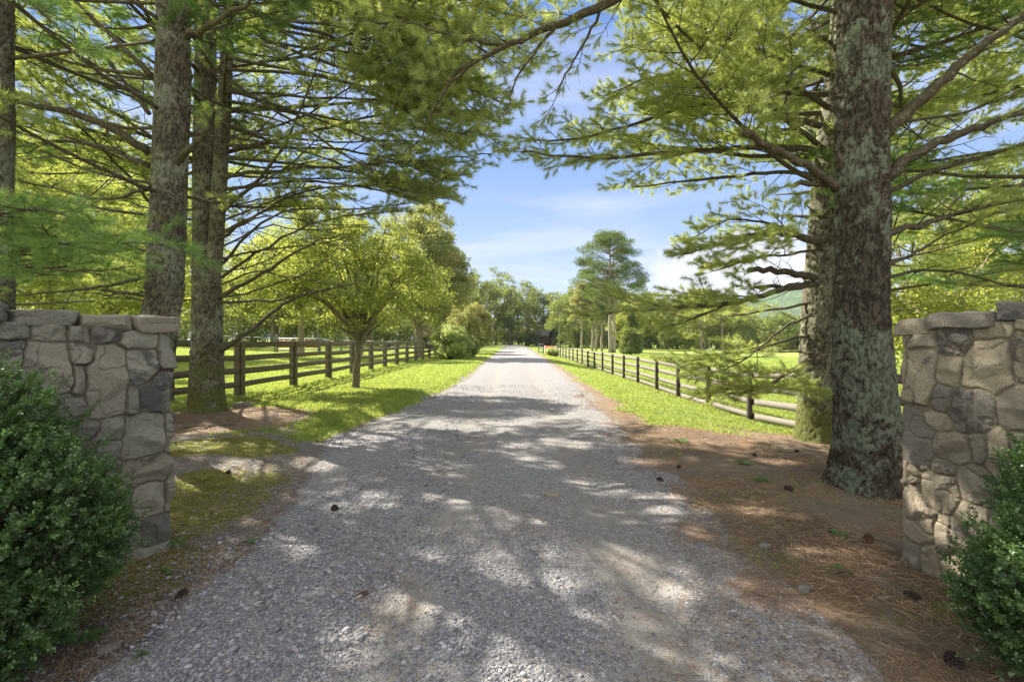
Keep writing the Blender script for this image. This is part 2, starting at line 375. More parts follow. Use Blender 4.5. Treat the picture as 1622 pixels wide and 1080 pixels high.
def ground_mat():
    m = NM('ground'); P = m.coord('Object')
    g, li, mo = m.attr('grass'), m.attr('litter'), m.attr('moss')
    nf = m.noise(38, 6, 0.7, P); nm = m.noise(2.2, 5, 0.6, P); nl = m.noise(0.12, 4, 0.6, P)
    dirt = m.mix(nf, (0.16, 0.135, 0.10), (0.36, 0.31, 0.25))
    dirt = m.mix(m.smooth(m.noise(9, 5, 0.6, P), 0.45, 0.62), dirt, (0.34, 0.33, 0.31))
    str_ = m.noise(30, 5, 0.75, m.coord('Object', (1, 1, 1)), 2.5)
    lit = m.mix(m.smooth(str_, 0.3, 0.75), (0.16, 0.105, 0.065), (0.50, 0.345, 0.22))
    lit = m.mix(m.math('MULTIPLY', m.smooth(nm, 0.40, 0.58), 0.85), lit, (0.25, 0.205, 0.155))
    gra = m.mix(m.noise(26, 5, 0.7, P), (0.19, 0.26, 0.05), (0.33, 0.40, 0.095))
    gra = m.mix(m.math('MULTIPLY', m.smooth(nm, 0.45, 0.7), 0.45), gra, (0.40, 0.41, 0.15))
    gra = m.mix(m.math('MULTIPLY', m.smooth(nl, 0.42, 0.6), 0.5), gra, (0.26, 0.36, 0.07))
    mos = m.mix(nf, (0.14, 0.16, 0.025), (0.34, 0.34, 0.07))
    e = m.math('MULTIPLY', m.math('SUBTRACT', m.noise(7, 6, 0.7, P), 0.5), 1.1)
    def msk(a): return m.smooth(m.math('ADD', a, e), 0.40, 0.62)
    c = m.mix(msk(li), dirt, lit); c = m.mix(msk(mo), c, mos); c = m.mix(msk(g), c, gra)
    h = m.math('ADD', m.noise(55, 5, 0.75, P), m.math('MULTIPLY', str_, 0.8))
    return m.done(m.bsdf(c, 0.95, m.bump(h, 0.8, 0.03), 0.1))
def ground_masks(x, y):
    x = np.asarray(x, float); y = np.asarray(y, float)
    dl = road_l(y)-x; dr = x-road_r(y)
    n = (fbm(x*1.3, y*1.3, 0, 21, 4)-0.5)*2
    n2 = (fbm(x*0.6+9, y*0.6, 0, 23, 4)-0.5)*2
    # grass: left verge beyond y~8, both pastures, right verge beyond y~9
    gl = sstep(-0.05, 0.25, dl+n*0.3)*sstep(7.2, 9.4, y+n*1.6)
    t2 = np.hypot((x+5.5)/1.6, (y-8.9)/1.25)
    gl = gl*sstep(0.85, 1.35, t2+n*0.25)
    gl = np.maximum(gl, sstep(6.9, 7.6, -x+n*0.3))
    gr = sstep(0.25, 0.8, dr+n*0.6)*sstep(7.9, 10.6, y+n*2.2-0.35*np.clip(x-2.5, 0, 4))
    gr = np.maximum(gr, sstep(6.0, 6.9, x+n*0.4)*sstep(4, 8, y))
    g = np.maximum(gl, gr)
    # litter
    lr = sstep(-0.6, 0.1, dr+n*0.6)*(1-gr)*sstep(16, 10, y-0.2*x)
    edge = sstep(-0.1, 0.2, dr+n*0.3)*sstep(0.9, 0.3, dr+n*0.4)*0.7
    ll = sstep(0.3, 0.9, dl+n*0.3)*sstep(1.35, 0.9, t2+n*0.3)
    li = np.maximum(np.maximum(lr, ll), edge)
    # moss patches beside the left wall
    mo = sstep(1.25, 0.6, np.hypot((x+3.0)/0.75, (y-4.6)/1.15)+n*0.55+n2*.15)
    mo = np.maximum(mo, sstep(1.1, 0.7, np.hypot((x+4.1)/0.9, (y-6.7)/0.7)+n*0.6))
    mo = np.maximum(mo, 0.8*sstep(1.1, 0.7, np.hypot((x+2.45)/0.35, (y-3.1)/0.7)+n*0.5))
    return g, li, mo
M['ground'] = ground_mat()
xs = axis(-8.0, 8.0, 0.06, -2200, 2200, 1.06); ys = axis(1.2, 15.0, 0.06, -400, 2500, 1.055)
X, Y = np.meshgrid(xs, ys); Z = ground(X, Y)
onroad = sstep(0.0, 0.25, np.minimum(X-road_l(Y), road_r(Y)-X))
g, li, mo = ground_masks(X, Y)
gr_o = mesh('ground', np.stack([X.ravel(), Y.ravel(), (Z-0.015*onroad).ravel()], 1), grid_mesh(X, Y), M['ground'], None, True,
            vattr={'grass': g.ravel(), 'litter': li.ravel(), 'moss': mo.ravel()})
tag(gr_o, kind='structure')

def road_mat():
    m = NM('gravel'); P = m.coord('Object')
    nf = m.noise(70, 6, 0.75, P); nm = m.noise(1.1, 5, 0.6, P); ns = m.noise(9, 5, 0.65, P)
    v = m.voro(48, P, out='Color'); vd = m.voro(48, P)
    v2 = m.voro(105, P, out='Color'); v2d = m.voro(105, P)
    sp = m.n('ShaderNodeSeparateColor'); m.l(v, sp.inputs[0])
    sp2 = m.n('ShaderNodeSeparateColor'); m.l(v2, sp2.inputs[0])
    dirt = m.mix(nf, (0.20, 0.175, 0.145), (0.38, 0.345, 0.30))
    dirt = m.mix(m.math('MULTIPLY', m.smooth(nm, 0.42, 0.62), 0.55), dirt, (0.30, 0.25, 0.19))
    peb = m.ramp(sp.outputs[0], [(0, (0.15, 0.155, 0.175)), (0.4, (0.27, 0.28, 0.305)), (0.8, (0.40, 0.405, 0.42)), (1, (0.55, 0.54, 0.52))])
    peb2 = m.ramp(sp2.outputs[0], [(0, (0.16, 0.16, 0.17)), (0.5, (0.30, 0.30, 0.31)), (1, (0.48, 0.47, 0.45))])
    big = m.math('MULTIPLY', m.smooth(m.math('ADD', sp.outputs[1], m.math('MULTIPLY', nm, 0.8)), 0.72, 0.8), m.smooth(vd, 0.62, 0.48))
    c = m.mix(m.math('MULTIPLY', m.smooth(v2d, 0.6, 0.45), 0.75), dirt, peb2)
    c = m.mix(big, c, peb)
    xs_ = m.n('ShaderNodeSeparateXYZ'); m.l(P, xs_.inputs[0])
    def trk(c0):
        d_ = m.math('ABSOLUTE', m.math('SUBTRACT', m.math('ADD', xs_.outputs[0], m.math('MULTIPLY', m.math('SUBTRACT', ns, .5), .35)), c0)); return m.smooth(d_, .42, .12)
    tr_ = m.math('MULTIPLY', m.math('ADD', trk(-.72), trk(.85), True), m.smooth(nm, .62, .42))
    c = m.mix(m.math('MULTIPLY', tr_, .7), c, m.mix(nf, (0.26, 0.235, 0.20), (0.40, 0.37, 0.325)))
    c = m.mix(m.math('MULTIPLY', m.smooth(m.math('ADD', m.attr('litter'), m.math('MULTIPLY', m.math('SUBTRACT', ns, 0.5), 1.2)), 0.35, 0.8), 0.8), c, (0.22, 0.14, 0.09))
    h = m.math('SUBTRACT', m.math('MULTIPLY', nf, 0.5), m.math('ADD', m.math('MULTIPLY', vd, m.math('MULTIPLY', big, 1.3)), m.math('MULTIPLY', v2d, 0.5)))
    return m.done(m.bsdf(c, 0.9, m.bump(h, 0.9, 0.012), 0.15))
M['road'] = road_mat()
ry = axis(0.5, 14, 0.05, -15, 215, 1.03); ru = np.linspace(0, 1, 90)
U, Yr = np.meshgrid(ru, ry)
jl = (fbm(Yr[:, :1]*1.4, 3.3, 0, 31, 5, 0.65)-0.5)*0.6*sstep(90, 15, Yr[:, :1]); jr = (fbm(Yr[:, :1]*1.1, 8.3, 0, 33, 5, 0.65)-0.5)*0.7*sstep(90, 15, Yr[:, :1])
XL_ = road_l(Yr[:, :1])+jl-0.05; XR_ = road_r(Yr[:, :1])+jr+0.1*(Yr[:, :1] < 9)
Xr = XL_+(XR_-XL_)*U
ed = sstep(0, 0.06, U)*sstep(1, 0.94, U)
Zr = ground(Xr, Yr)-0.02+0.026*ed
litr = sstep(0.9, -0.2, (XR_-Xr)+(fbm(Xr*2, Yr*2, 0, 37, 4)-0.5)*1.2)*(Yr < 14)
road = mesh('gravel_road', np.stack([Xr.ravel(), Yr.ravel(), Zr.ravel()], 1), grid_mesh(Xr, Yr), M['road'], None, True, vattr={'litter': litr.ravel()})
tag(road, kind='structure')

# ------------------------------------------------------------------ hills
def hill():
    n = 160; d0 = 1300
    xs_ = np.linspace(250, 1900, n); rows = []
    prof = 175*np.exp(-((xs_-1050)/330)**2)+70*np.exp(-((xs_-640)/160)**2)+110*np.exp(-((xs_-1500)/300)**2)
    prof = prof*(0.9+0.25*fbm(xs_/120, 0.5, 0, 51, 4))
    yy = np.linspace(0, 1, 40)
    Xh, T = np.meshgrid(xs_, yy); Yh = d0+T*900
    Zh = prof[None, :]*np.sin(T*np.pi)**0.8*1.0+(fbm(Xh/25, Yh/25, 0, 53, 4)-0.5)*14*np.sin(T*np.pi)-3
    m = NM('wooded_hill'); P = m.coord('Object')
    c = m.mix(m.smooth(m.noise(0.06, 6, 0.75, P), 0.35, 0.65), (0.04, 0.085, 0.035), (0.12, 0.19, 0.055))
    mt = m.done(m.bsdf(c, 1.0, m.bump(m.noise(0.09, 5, 0.7, P), 1.0, 8.0), 0.0))
    return tag(mesh('hills', np.stack([Xh.ravel(), Yh.ravel(), Zh.ravel()], 1), grid_mesh(Xh, Yh), mt, None, True), kind='structure')
hill()

# ------------------------------------------------------------------ stone walls at the gate
def stone_mat(name, stops, mortar, stain=(0.085, 0.085, 0.09)):
    m = NM(name); P = m.coord('Object')
    sid = m.attr('sid'); mort = m.attr('mort'); s2 = m.attr('sid2')
    c = m.ramp(sid, stops)
    n1 = m.noise(4.5, 6, 0.65, P, 0.6); n2 = m.noise(26, 6, 0.7, P); n3 = m.noise(110, 3, 0.7, P)
    c = m.mix(m.math('MULTIPLY', n1, 0.7), c, m.mix(1.0, c, (0.60, 0.59, 0.57), 'MULTIPLY'))
    st = m.smooth(m.math('ADD', n1, m.math('MULTIPLY', s2, 0.30)), 0.76, 0.86)
    c = m.mix(m.math('MULTIPLY', st, 0.75), c, stain)
    c = m.mix(m.math('MULTIPLY', m.smooth(n2, 0.55, 0.75), 0.35), c, (0.48, 0.46, 0.40))
    c = m.mix(m.math('MULTIPLY', m.smooth(n3, 0.35, 0.7), 0.30), c, m.mix(1.0, c, (0.5, 0.5, 0.5), 'MULTIPLY'))
    mc = m.mix(n2, mortar, tuple(x*1.7 for x in mortar))
    c = m.mix(mort, c, mc)
    h = m.math('ADD', n2, m.math('MULTIPLY', n3, 0.5))
    c = m.mix(m.math('MULTIPLY', m.smooth(m.noise(60, 5, 0.75, P), 0.52, 0.66), 0.45), c, m.mix(1.0, c, (0.42, 0.42, 0.44), 'MULTIPLY'))
    return m.done(m.bsdf(c, 0.93, m.bump(h, 1.0, 0.018), 0.15))
M['stone_gray'] = stone_mat('grey_fieldstone', [(0, (0.22, 0.22, 0.195)), (0.3, (0.33, 0.325, 0.265)), (0.6, (0.41, 0.40, 0.32)), (0.85, (0.37, 0.33, 0.255)), (1, (0.48, 0.46, 0.37))], (0.14, 0.125, 0.09))
M['stone_tan'] = stone_mat('tan_fieldstone', [(0, (0.28, 0.255, 0.215)), (0.3, (0.41, 0.355, 0.26)), (0.6, (0.50, 0.43, 0.30)), (0.85, (0.43, 0.37, 0.28)), (1, (0.54, 0.47, 0.33))], (0.19, 0.16, 0.11))
def rough_box(c, h, rz, seed, amp=0.012, n=14, p=7.0):
    g = np.linspace(-1, 1, n); A, B = np.meshgrid(g, g); V = []; Fq = []; k = 0
    base = grid_mesh(A, B)
    for ax in range(3):
        for sg in (-1, 1):
            q = np.empty((n*n, 3)); q[:, ax] = sg; q[:, (ax+1) % 3] = A.ravel(); q[:, (ax+2) % 3] = B.ravel()*1.0
            V.append(q); f = base if sg > 0 else base[:, ::-1]; Fq.append(f+k); k += n*n
    V = np.vstack(V); nr = (np.abs(V)**p).sum(1)**(1/p); V = V/nr[:, None]
    W = V*np.array(h)
    nn = W/np.array(h)**2; nn /= np.linalg.norm(nn, axis=1)[:, None]
    hm = min(h)
    d = (fbm(W[:, 0]*9+seed, W[:, 1]*9, W[:, 2]*9, seed, 4, 0.6)-0.5)*amp*2.4+(fbm(W[:, 0]*2.5/hm*.1+seed, W[:, 1]*4, W[:, 2]*8, seed+5, 2)-0.5)*amp*2
    for j in range(5):
        pn = unit(np.random.default_rng(seed*7+j).normal(0, 1, 3)); lim = np.abs(pn*np.array(h)).sum()*.80; ex = np.maximum((W@pn)-lim, 0); W = W-pn[None]*ex[:, None]*.8
    W = W+nn*d[:, None]
    cs, sn = math.cos(rz), math.sin(rz)
    W = np.stack([W[:, 0]*cs-W[:, 1]*sn, W[:, 0]*sn+W[:, 1]*cs, W[:, 2]], 1)+np.array(c)
    return W, np.vstack(Fq)
def stone_wall(corner, d, T, L, ztop, boxes, mat, label, seed, capslope, crisp):
    d = np.array(d)/np.hypot(*d); C = np.array(corner)
    nrm = np.array([-d[1], d[0]]);
    if np.dot(nrm, -C) < 0: nrm = -nrm               # towards the drive and the camera
    def unproj(px, py):
        dv = np.array([(px-811)/F, 1.0]); t = np.dot(nrm, C)/np.dot(nrm, dv); P2 = dv*t
        return np.dot(P2-C, d), 1.6-(py-540)/F*t
    st = []
    for (x0, y0, x1, y1) in boxes:
        xa, xb = x0, x1
        ua, _ = unproj(x0, (y0+y1)/2); ub, _ = unproj(x1, (y0+y1)/2)
        _, za = unproj((x0+x1)/2, y0); _, zb = unproj((x0+x1)/2, y1)
        u0, u1 = sorted((ua, ub)); z0, z1 = sorted((za, zb))
        st.append([-(u0+u1)/2, (z0+z1)/2, max((u1-u0)/2, .03), max((z1-z0)/2, .03)])
    st = np.array(st); rs = np.random.default_rng(seed)
    extra = []; z = -0.15; known = st.copy()
    while z < ztop+0.1:
        rh = rs.uniform(0.19, 0.32); s = -L-0.3+rs.uniform(0, .2)
        while s < T+L*0.6:
            wd = rs.uniform(0.16, 0.44); cx, cz = s+wd/2, z+rh/2
            inside = (np.abs(known[:, 0]-cx) < known[:, 2]*0.75+wd*.3) & (np.abs(known[:, 1]-cz) < known[:, 3]*0.75+rh*.3)
            if not inside.any(): extra.append([cx, cz+rs.normal(0, .02), wd/2-.008, rh/2-.008])
            s += wd
        z += rh
    st = np.vstack([st, extra]); ns = len(st)
    zb_ = min(gz(*(C+d*t)) for t in np.linspace(0, L, 6))-0.12
    s_ = np.concatenate([np.arange(-L, 0.0, 0.0065), np.arange(0.0, T, 0.012), np.arange(T, T+L, 0.05)])
    z_ = np.arange(zb_, ztop+0.005, 0.0065)
    S, Zg = np.meshgrid(s_, z_)
    S2 = S+(fbm(S*9, Zg*9, 0, seed+1, 3)-0.5)*0.045; Z2 = Zg+(fbm(S*9, Zg*9, 0, seed+2, 3)-0.5)*0.045
    b1 = np.full(S.shape, 9.0); b2 = b1.copy(); idx = np.zeros(S.shape, int); pp = 4.0 if crisp else 3.0
    for k in range(ns):
        cx, cz, hw, hh = st[k]
        q = (np.abs((S2-cx)/hw)**pp+np.abs((Z2-cz)/hh)**pp)**(1/pp)
        dd = (q-1)*min(hw, hh)
        m1 = dd < b1
        b2 = np.where(m1, b1, np.minimum(b2, dd)); b1 = np.where(m1, dd, b1); idx = np.where(m1, k, idx)
    gap = b2-b1; gap = np.minimum(gap, np.maximum(0.055-b1, 0)*1.0)
    wj = 0.0115 if crisp else 0.014
    body = sstep(wj*0.45, wj*(1.35 if crisp else 1.5), gap)
    off = rs.uniform(-0.010, 0.014, ns)[idx]+np.where(S > -.03, 1, 0)*rs.uniform(-.022, .022, ns)[idx]; tx = rs.normal(0, 0.05, ns)[idx]; tz = rs.normal(0, 0.05, ns)[idx]
    disp = body*(0.036+off+tx*(S-st[idx, 0])+tz*(Zg-st[idx, 1])+ (0.012*(1-np.exp(-gap/0.05))))
    disp = disp+(fbm(S*14, Zg*14, off*60, seed+3, 5, 0.68)-0.5)*(0.032 if crisp else 0.036)*body+(fbm(S*5, Zg*5, idx*3.1, seed+8, 3)-0.5)*0.022*body+(fbm(S*60, Zg*60, 0, seed+4, 2)-0.5)*0.006
    # split faces: each stone is cut by a few tilted planes
    for j in range(5):
        th = rs.uniform(0, 6.28, ns)[idx]; sl = rs.uniform(.16, .70, ns)[idx]; of = rs.uniform(.030, .060, ns)[idx]*(1.15 if crisp else 1.0)
        disp = np.minimum(disp, np.where(body > .3, of-sl*((S-st[idx, 0])*np.cos(th)+(Zg-st[idx, 1])*np.sin(th))*.9, 9)+(fbm(S*22, Zg*22, j*3.3, seed+20, 3)-.5)*.012)
    disp = np.maximum(disp, body*.012)
    fc = np.abs(fbm(S*6, Zg*6, idx*1.7, seed+6, 2)-0.5); disp = disp-0.012*sstep(0.03, 0.0, fc)*body
    # perimeter -> plan
    rc = 0.035
    def plan(s):
        base = np.empty((len(s), 2)); nn = np.empty((len(s), 2))
        e = -d
        f = s < 0; base[f] = C+np.outer(-s[f], d); nn[f] = nrm
        f = (s >= 0) & (s <= T); base[f] = C-np.outer(s[f], nrm); nn[f] = e
        f = s > T; base[f] = C-nrm*T+np.outer(s[f]-T, d); nn[f] = -nrm
        for s0, na, nb in ((0, nrm, e), (T, e, -nrm)):
            f = np.abs(s-s0) < rc; t = sstep(-rc, rc, (s-s0)[f])[:, None]
            v = na*(1-t)+nb*t; nn[f] = v/np.linalg.norm(v, axis=1)[:, None]
        return base, nn
    bs, nn = plan(s_)
    rnd_in = np.exp(-np.minimum(np.abs(s_), np.abs(s_-T))/0.02)*0.012
    Zs = Zg+capslope*np.abs(np.where(S < 0, S, np.maximum(S-T, 0)))*sstep(.9, ztop, Zg)
    XY = bs[None]+nn[None]*(disp-rnd_in[None])[..., None]
    V = np.stack([XY[..., 0].ravel(), XY[..., 1].ravel(), Zs.ravel()], 1)
    root = thing('stone_wall', label, 'wall', (C[0], C[1], gz(*C)))
    inv = np.array([C[0], C[1], gz(*C)])
    mesh('masonry', V-inv, grid_mesh(S, Zg)[:, ::-1] if False else grid_mesh(S, Zg), mat, root, True,
         vattr={'sid': rs.random(ns)[idx].ravel(), 'sid2': rs.random(ns)[idx].ravel(), 'mort': (1-sstep(wj*0.5, wj*1.6, gap)).ravel()})
    # coping
    s = -0.055; k = 0; rz = math.atan2(d[1], d[0])
    while s < L:
        wd = rs.uniform(0.22, 0.42); hz = 0.058+rs.uniform(-.010, .010)
        cu_ = s+wd/2; cc = C+d*cu_-nrm*T/2
        W, Fq = rough_box((cc[0], cc[1], ztop+hz-0.014+capslope*max(cu_, 0)+rs.normal(0, .004)), (wd/2+0.006, T/2+0.06+rs.normal(0, .012), hz), rz+rs.normal(0, .02), seed*10+k, 0.018, 26, 14.0)
        c = rs.random(); nv = len(W)
        mesh('coping_stone', W-inv, Fq, mat, root, True, vattr={'sid': np.full(nv, c), 'sid2': np.full(nv, rs.random()), 'mort': np.zeros(nv)})
        s += wd+0.004; k += 1
    return root
mm_ = NM('mortar'); M['mortar'] = mm_.done(mm_.bsdf(mm_.mix(mm_.noise(30, 5, .7, mm_.coord('Object')), (0.15, 0.12, 0.07), (0.30, 0.25, 0.16)), 0.95, None, 0.1))
def sc_(lst, k, ox, oy): return [(ox+a/k, oy+b/k, ox+c/k, oy+e/k) for a, b, c, e in lst]
LB = sc_([(0, 300, 145, 405), (150, 305, 340, 412), (345, 310, 455, 405), (460, 330, 603, 402), (605, 335, 792, 428), (795, 345, 862, 520),
          (-30, 430, 115, 560), (122, 420, 362, 668), (352, 418, 470, 508), (366, 515, 428, 655), (432, 420, 635, 758), (638, 438, 790, 615), (652, 620, 702, 750), (704, 530, 866, 742),
          (285, 665, 432, 782), (372, 790, 498, 830), (503, 762, 645, 872), (602, 745, 820, 968), (824, 750, 874, 940), (520, 880, 600, 1010)], 3.176, 0, 420)
LB += sc_([(395, 362, 552, 456), (420, 440, 520, 558), (522, 415, 562, 540), (450, 548, 562, 642), (330, 585, 448, 668), (330, 650, 562, 740), (250, 470, 415, 580)], 2.0, 0, 540)
RB = sc_([(703, 300, 838, 428), (855, 302, 1018, 474), (1022, 288, 1235, 400), (1250, 268, 1380, 382), (695, 442, 836, 705), (840, 470, 970, 605), (978, 420, 1222, 668), (1225, 385, 1420, 628),
          (815, 620, 912, 735), (906, 640, 1146, 835), (1150, 645, 1390, 842), (740, 735, 895, 830), (830, 840, 1012, 1000), (1012, 870, 1088, 985), (1095, 840, 1210, 1120), (1215, 850, 1400, 1040)], 3.177, 1220, 420)
RB += sc_([(580, 25, 686, 258), (690, 216, 772, 275), (580, 235, 632, 280), (584, 284, 634, 312), (632, 270, 786, 426), (790, 248, 945, 392), (574, 314, 692, 542), (570, 545, 636, 665), (636, 540, 726, 682), (692, 450, 756, 585),
           (760, 396, 905, 556), (727, 590, 860, 730), (910, 400, 1060, 600), (975, 235, 1060, 335)], 2.455, 1200, 640)
stone_wall((-2.635, 3.60), (-0.48, -0.87), 0.46, 2.7, 1.67, LB, M['stone_gray'], 'grey stone gate wall with squared stones and coping, left of the drive behind the big boxwood', 5, 0.055, True)
stone_wall((2.81, 3.36), (0.28, -0.96), 0.46, 2.5, 1.66, RB, M['stone_tan'], 'tan stone gate wall of rounded fieldstones and coping, right of the drive beside the lichened pine', 11, 0.10, False)

# ------------------------------------------------------------------ fences
def wood_mat(name, a, b, moss=None):
    m = NM(name); P = m.coord('Object', (1, 0.12, 1)); Q = m.coord('Object')
    n1 = m.noise(30, 6, 0.65, P); n2 = m.noise(2.0, 4, 0.6, Q)
    c = m.mix(m.math('ADD', m.math('MULTIPLY', n1, 0.6), m.math('MULTIPLY', n2, 0.4)), a, b)
    c = m.mix(m.math('MULTIPLY', m.smooth(n1, 0.58, 0.7), 0.6), c, tuple(x*0.45 for x in a))
    if moss: c = m.mix(m.math('MULTIPLY', m.smooth(n2, 0.45, 0.65), 0.5), c, moss)
    return m.done(m.bsdf(c, 0.85, m.bump(n1, 0.6, 0.008), 0.2))
M['wood_dark'] = wood_mat('dark_fence_wood', (0.10, 0.08, 0.052), (0.24, 0.195, 0.13), (0.17, 0.17, 0.08))
M['wood_gray'] = wood_mat('weathered_fence_wood', (0.15, 0.132, 0.112), (0.32, 0.285, 0.24))
M['wood_post'] = wood_mat('weathered_post_wood', (0.05, 0.042, 0.035), (0.12, 0.10, 0.085))
def horse_fence(x_of, ys_, heights, mat_r, mat_p, side, label, batten, rail_w=0.075, pt=0.075, seed=1, top=None):
    rs = np.random.default_rng(seed)
    x0 = x_of(ys_[0]); root = thing('horse_fence', label, 'fence', (x0, ys_[0], gz(x0, ys_[0])))
    o = np.array([x0, ys_[0], gz(x0, ys_[0])]); hmax = max(heights)+rail_w
    tops = []
    for i, y in enumerate(ys_):
        x = x_of(y); z = gz(x, y)+rs.normal(0, .012); tops.append(z)
        m = MB(); m.box((x-o[0], y-o[1], z+(hmax+0.02)/2-0.1-o[2]), (pt, pt, (hmax+0.02)/2+0.12), rs.normal(0, .03), 0.002, 0.01)
        if batten:
            m.box((x-o[0]+side*(pt+0.047), y-o[1]+0.0, z+hmax/2+0.04-o[2]), (0.014, 0.075, hmax/2-0.02), rs.normal(0, .02), 0.001, 0.004)
        m.build('post', mat_p, root)
    for i in range(len(ys_)-1):
        ya, yb = ys_[i], ys_[i+1]
        for hh in heights:
            m = MB(); n = 9; t = np.linspace(0, 1, n); sag = rs.normal(0, .012); wob = rs.normal(0, .008)
            yy = ya+(yb-ya)*t*1.0; xx = np.array([x_of(v) for v in yy])+side*(pt+0.016)+wob*np.sin(t*np.pi)
            zz = tops[i]+(tops[i+1]-tops[i])*t+hh+rs.normal(0, .006)+sag*np.sin(t*np.pi)+rs.normal(0, .008)*(t-.5)
            if i == 0: yy[0] += 0.0
            yy = yy+np.where(t == 0, 0.003, 0)-np.where(t == 1, 0.003, 0)
            hw = rail_w*(1+rs.normal(0, .04)); V = []
            for k in range(n):
                for dx, dz in ((-0.016, -hw), (0.016, -hw), (0.016, hw), (-0.016, hw)):
                    V.append((xx[k]+dx-o[0], yy[k]-o[1], zz[k]+dz-o[2]))
            Fq = [(k*4+a, k*4+(a+1) % 4, k*4+4+(a+1) % 4, k*4+4+a) for k in range(n-1) for a in range(4)]+[(3, 2, 1, 0), (n*4-4, n*4-3, n*4-2, n*4-1)]
            m.add(V, Fq); m.build('rail', mat_r, root)
    return root
lys = [6.45, 9.2, 11.95, 14.9, 17.75, 20.4, 23.1, 25.6, 28.3, 31.0, 33.8, 36.6, 39.4, 42.3, 45.2]
horse_fence(lambda y: -7.0-0.012*max(y-20, 0)*0, lys, [0.36, 0.70, 1.03, 1.37], M['wood_dark'], M['wood_dark'], 1, 'dark four-rail timber horse fence on the grass along the left side of the drive', True, seed=4)
rys = [3.9, 6.6, 9.2, 11.8, 14.3, 16.9, 19.4, 22.3, 25.1, 27.9, 31.0, 34.0, 37.0, 40.0, 43.0, 46.0, 49.0, 52.0, 55.0, 58.0, 61.0, 64.0]
horse_fence(lambda y: 6.0+0.0*y, rys, [0.16, 0.50, 0.84, 1.18], M['wood_gray'], M['wood_post'], 1, 'weathered grey four-rail timber horse fence along the right side of the drive', False, 0.075, 0.055, seed=9)

def plain(name, c, rough=0.6, metal=0.0, spec=0.4, var=0.25):
    m = NM(name); n = m.noise(14, 5, 0.65, m.coord('Object'))
    return m.done(m.bsdf(m.mix(m.math('MULTIPLY', n, var*2), c, tuple(x*0.5 for x in c)), rough, m.bump(n, 0.3, 0.005), spec, metal))
M['orange'] = plain('orange_red_paint', (0.50, 0.13, 0.06)); M['white'] = plain('white_paint', (0.75, 0.74, 0.72), var=.12)
M['maroon'] = plain('dark_red_paint', (0.30, 0.05, 0.045)); M['black'] = plain('black_wood', (0.03, 0.03, 0.035)); M['steel'] = plain('galvanised_steel', (0.20, 0.21, 0.22), 0.55, 0.3)
# orange gate panel and black panel closing the right fence
def gate_panel(x0, y0, x1, y1, h, mats, label, name, nr=4):
    z = gz(x0, y0); root = thing(name, label, 'gate', (x0, y0, z)); L_ = math.hypot(x1-x0, y1-y0); rz = math.atan2(y1-y0, x1-x0)
    root.rotation_euler = (0, 0, rz)
    for t in (0.0, L_):
        m = MB(); m.box((t, 0, h/2-0.05), (0.06, 0.06, h/2+0.1), 0, 0, 0.01); m.build('post', mats[0], root)
    for k in range(nr):
        m = MB(); m.box((L_/2, 0, 0.2+k*(h-0.3)/(nr-1)), (L_/2-0.065, 0.02, 0.075), 0, 0, 0.006); m.build('rail', mats[1], root)
    m = MB(); m.tube([(0.1, 0.032, 0.18), (L_-0.1, 0.032, h-0.12)], 0.03, 6); m.build('brace', mats[1], root)
    return root
gate_panel(6.0, 64.6, 4.75, 67.6, 1.35, (M['white'], M['orange']), 'orange red painted board gate at the far end of the right fence', 'gate', 6)
gate_panel(4.6, 68.0, 4.3, 76, 1.5, (M['black'], M['black']), 'dark board gate panel beside the drive beyond the orange gate', 'gate', 4)
# paddock fence with red and white gate behind the left fence
def paddock():
    root = thing('paddock_fence', 'thin rail paddock fence far behind the dark fence, under the leafy trees', 'fence', (-24, 48, gz(-24, 48)))
    o = np.array([-24, 48, gz(-24, 48)])
    def line(xs_, ys_, zt):
        for a in range(len(xs_)):
            m = MB(); z = gz(xs_[a], ys_[a]); m.box((xs_[a]-o[0], ys_[a]-o[1], z+zt/2-o[2]), (0.06, 0.06, zt/2+.02), 0, 0, .01); m.build('post', M['steel'], root)
        for a in range(len(xs_)-1):
            for hh in (0.45, 0.9, zt-0.1):
                m = MB(); m.tube([(xs_[a]-o[0], ys_[a]-o[1], gz(xs_[a], ys_[a])+hh-o[2]), (xs_[a+1]-o[0], ys_[a+1]-o[1], gz(xs_[a+1], ys_[a+1])+hh-o[2])], 0.035, 6); m.build('rail', M['steel'], root)
    line(np.linspace(-19.5, -8.2, 6), np.linspace(47.5, 46, 6), 1.55)
    line(np.linspace(-31, -24.4, 3), np.linspace(48.5, 48, 3), 1.55)
    return root
paddock()
def tube_gate():
    x0, y0 = -24.1, 47.9; L_ = 4.3; z = gz(x0, y0); root = thing('farm_gate', 'red and white barred metal farm gate in the paddock fence beyond the pasture', 'gate', (x0, y0, z))
    for t in (0, L_): m = MB(); m.box((t, 0, 0.85), (0.09, 0.09, 0.95), 0, 0, .01); m.build('post', M['steel'], root)
    for k in range(5):
        m = MB(); m.tube([(0.12, 0, 0.3+k*0.28), (L_-0.12, 0, 0.3+k*0.28)], 0.075, 8); m.build('bar', M['white'] if k % 2 == 0 else M['maroon'], root)
    for t in (1.4, 2.9): m = MB(); m.box((t, -0.09, 0.86), (0.03, 0.012, 0.62)); m.build('stay', M['white'], root)
tube_gate()

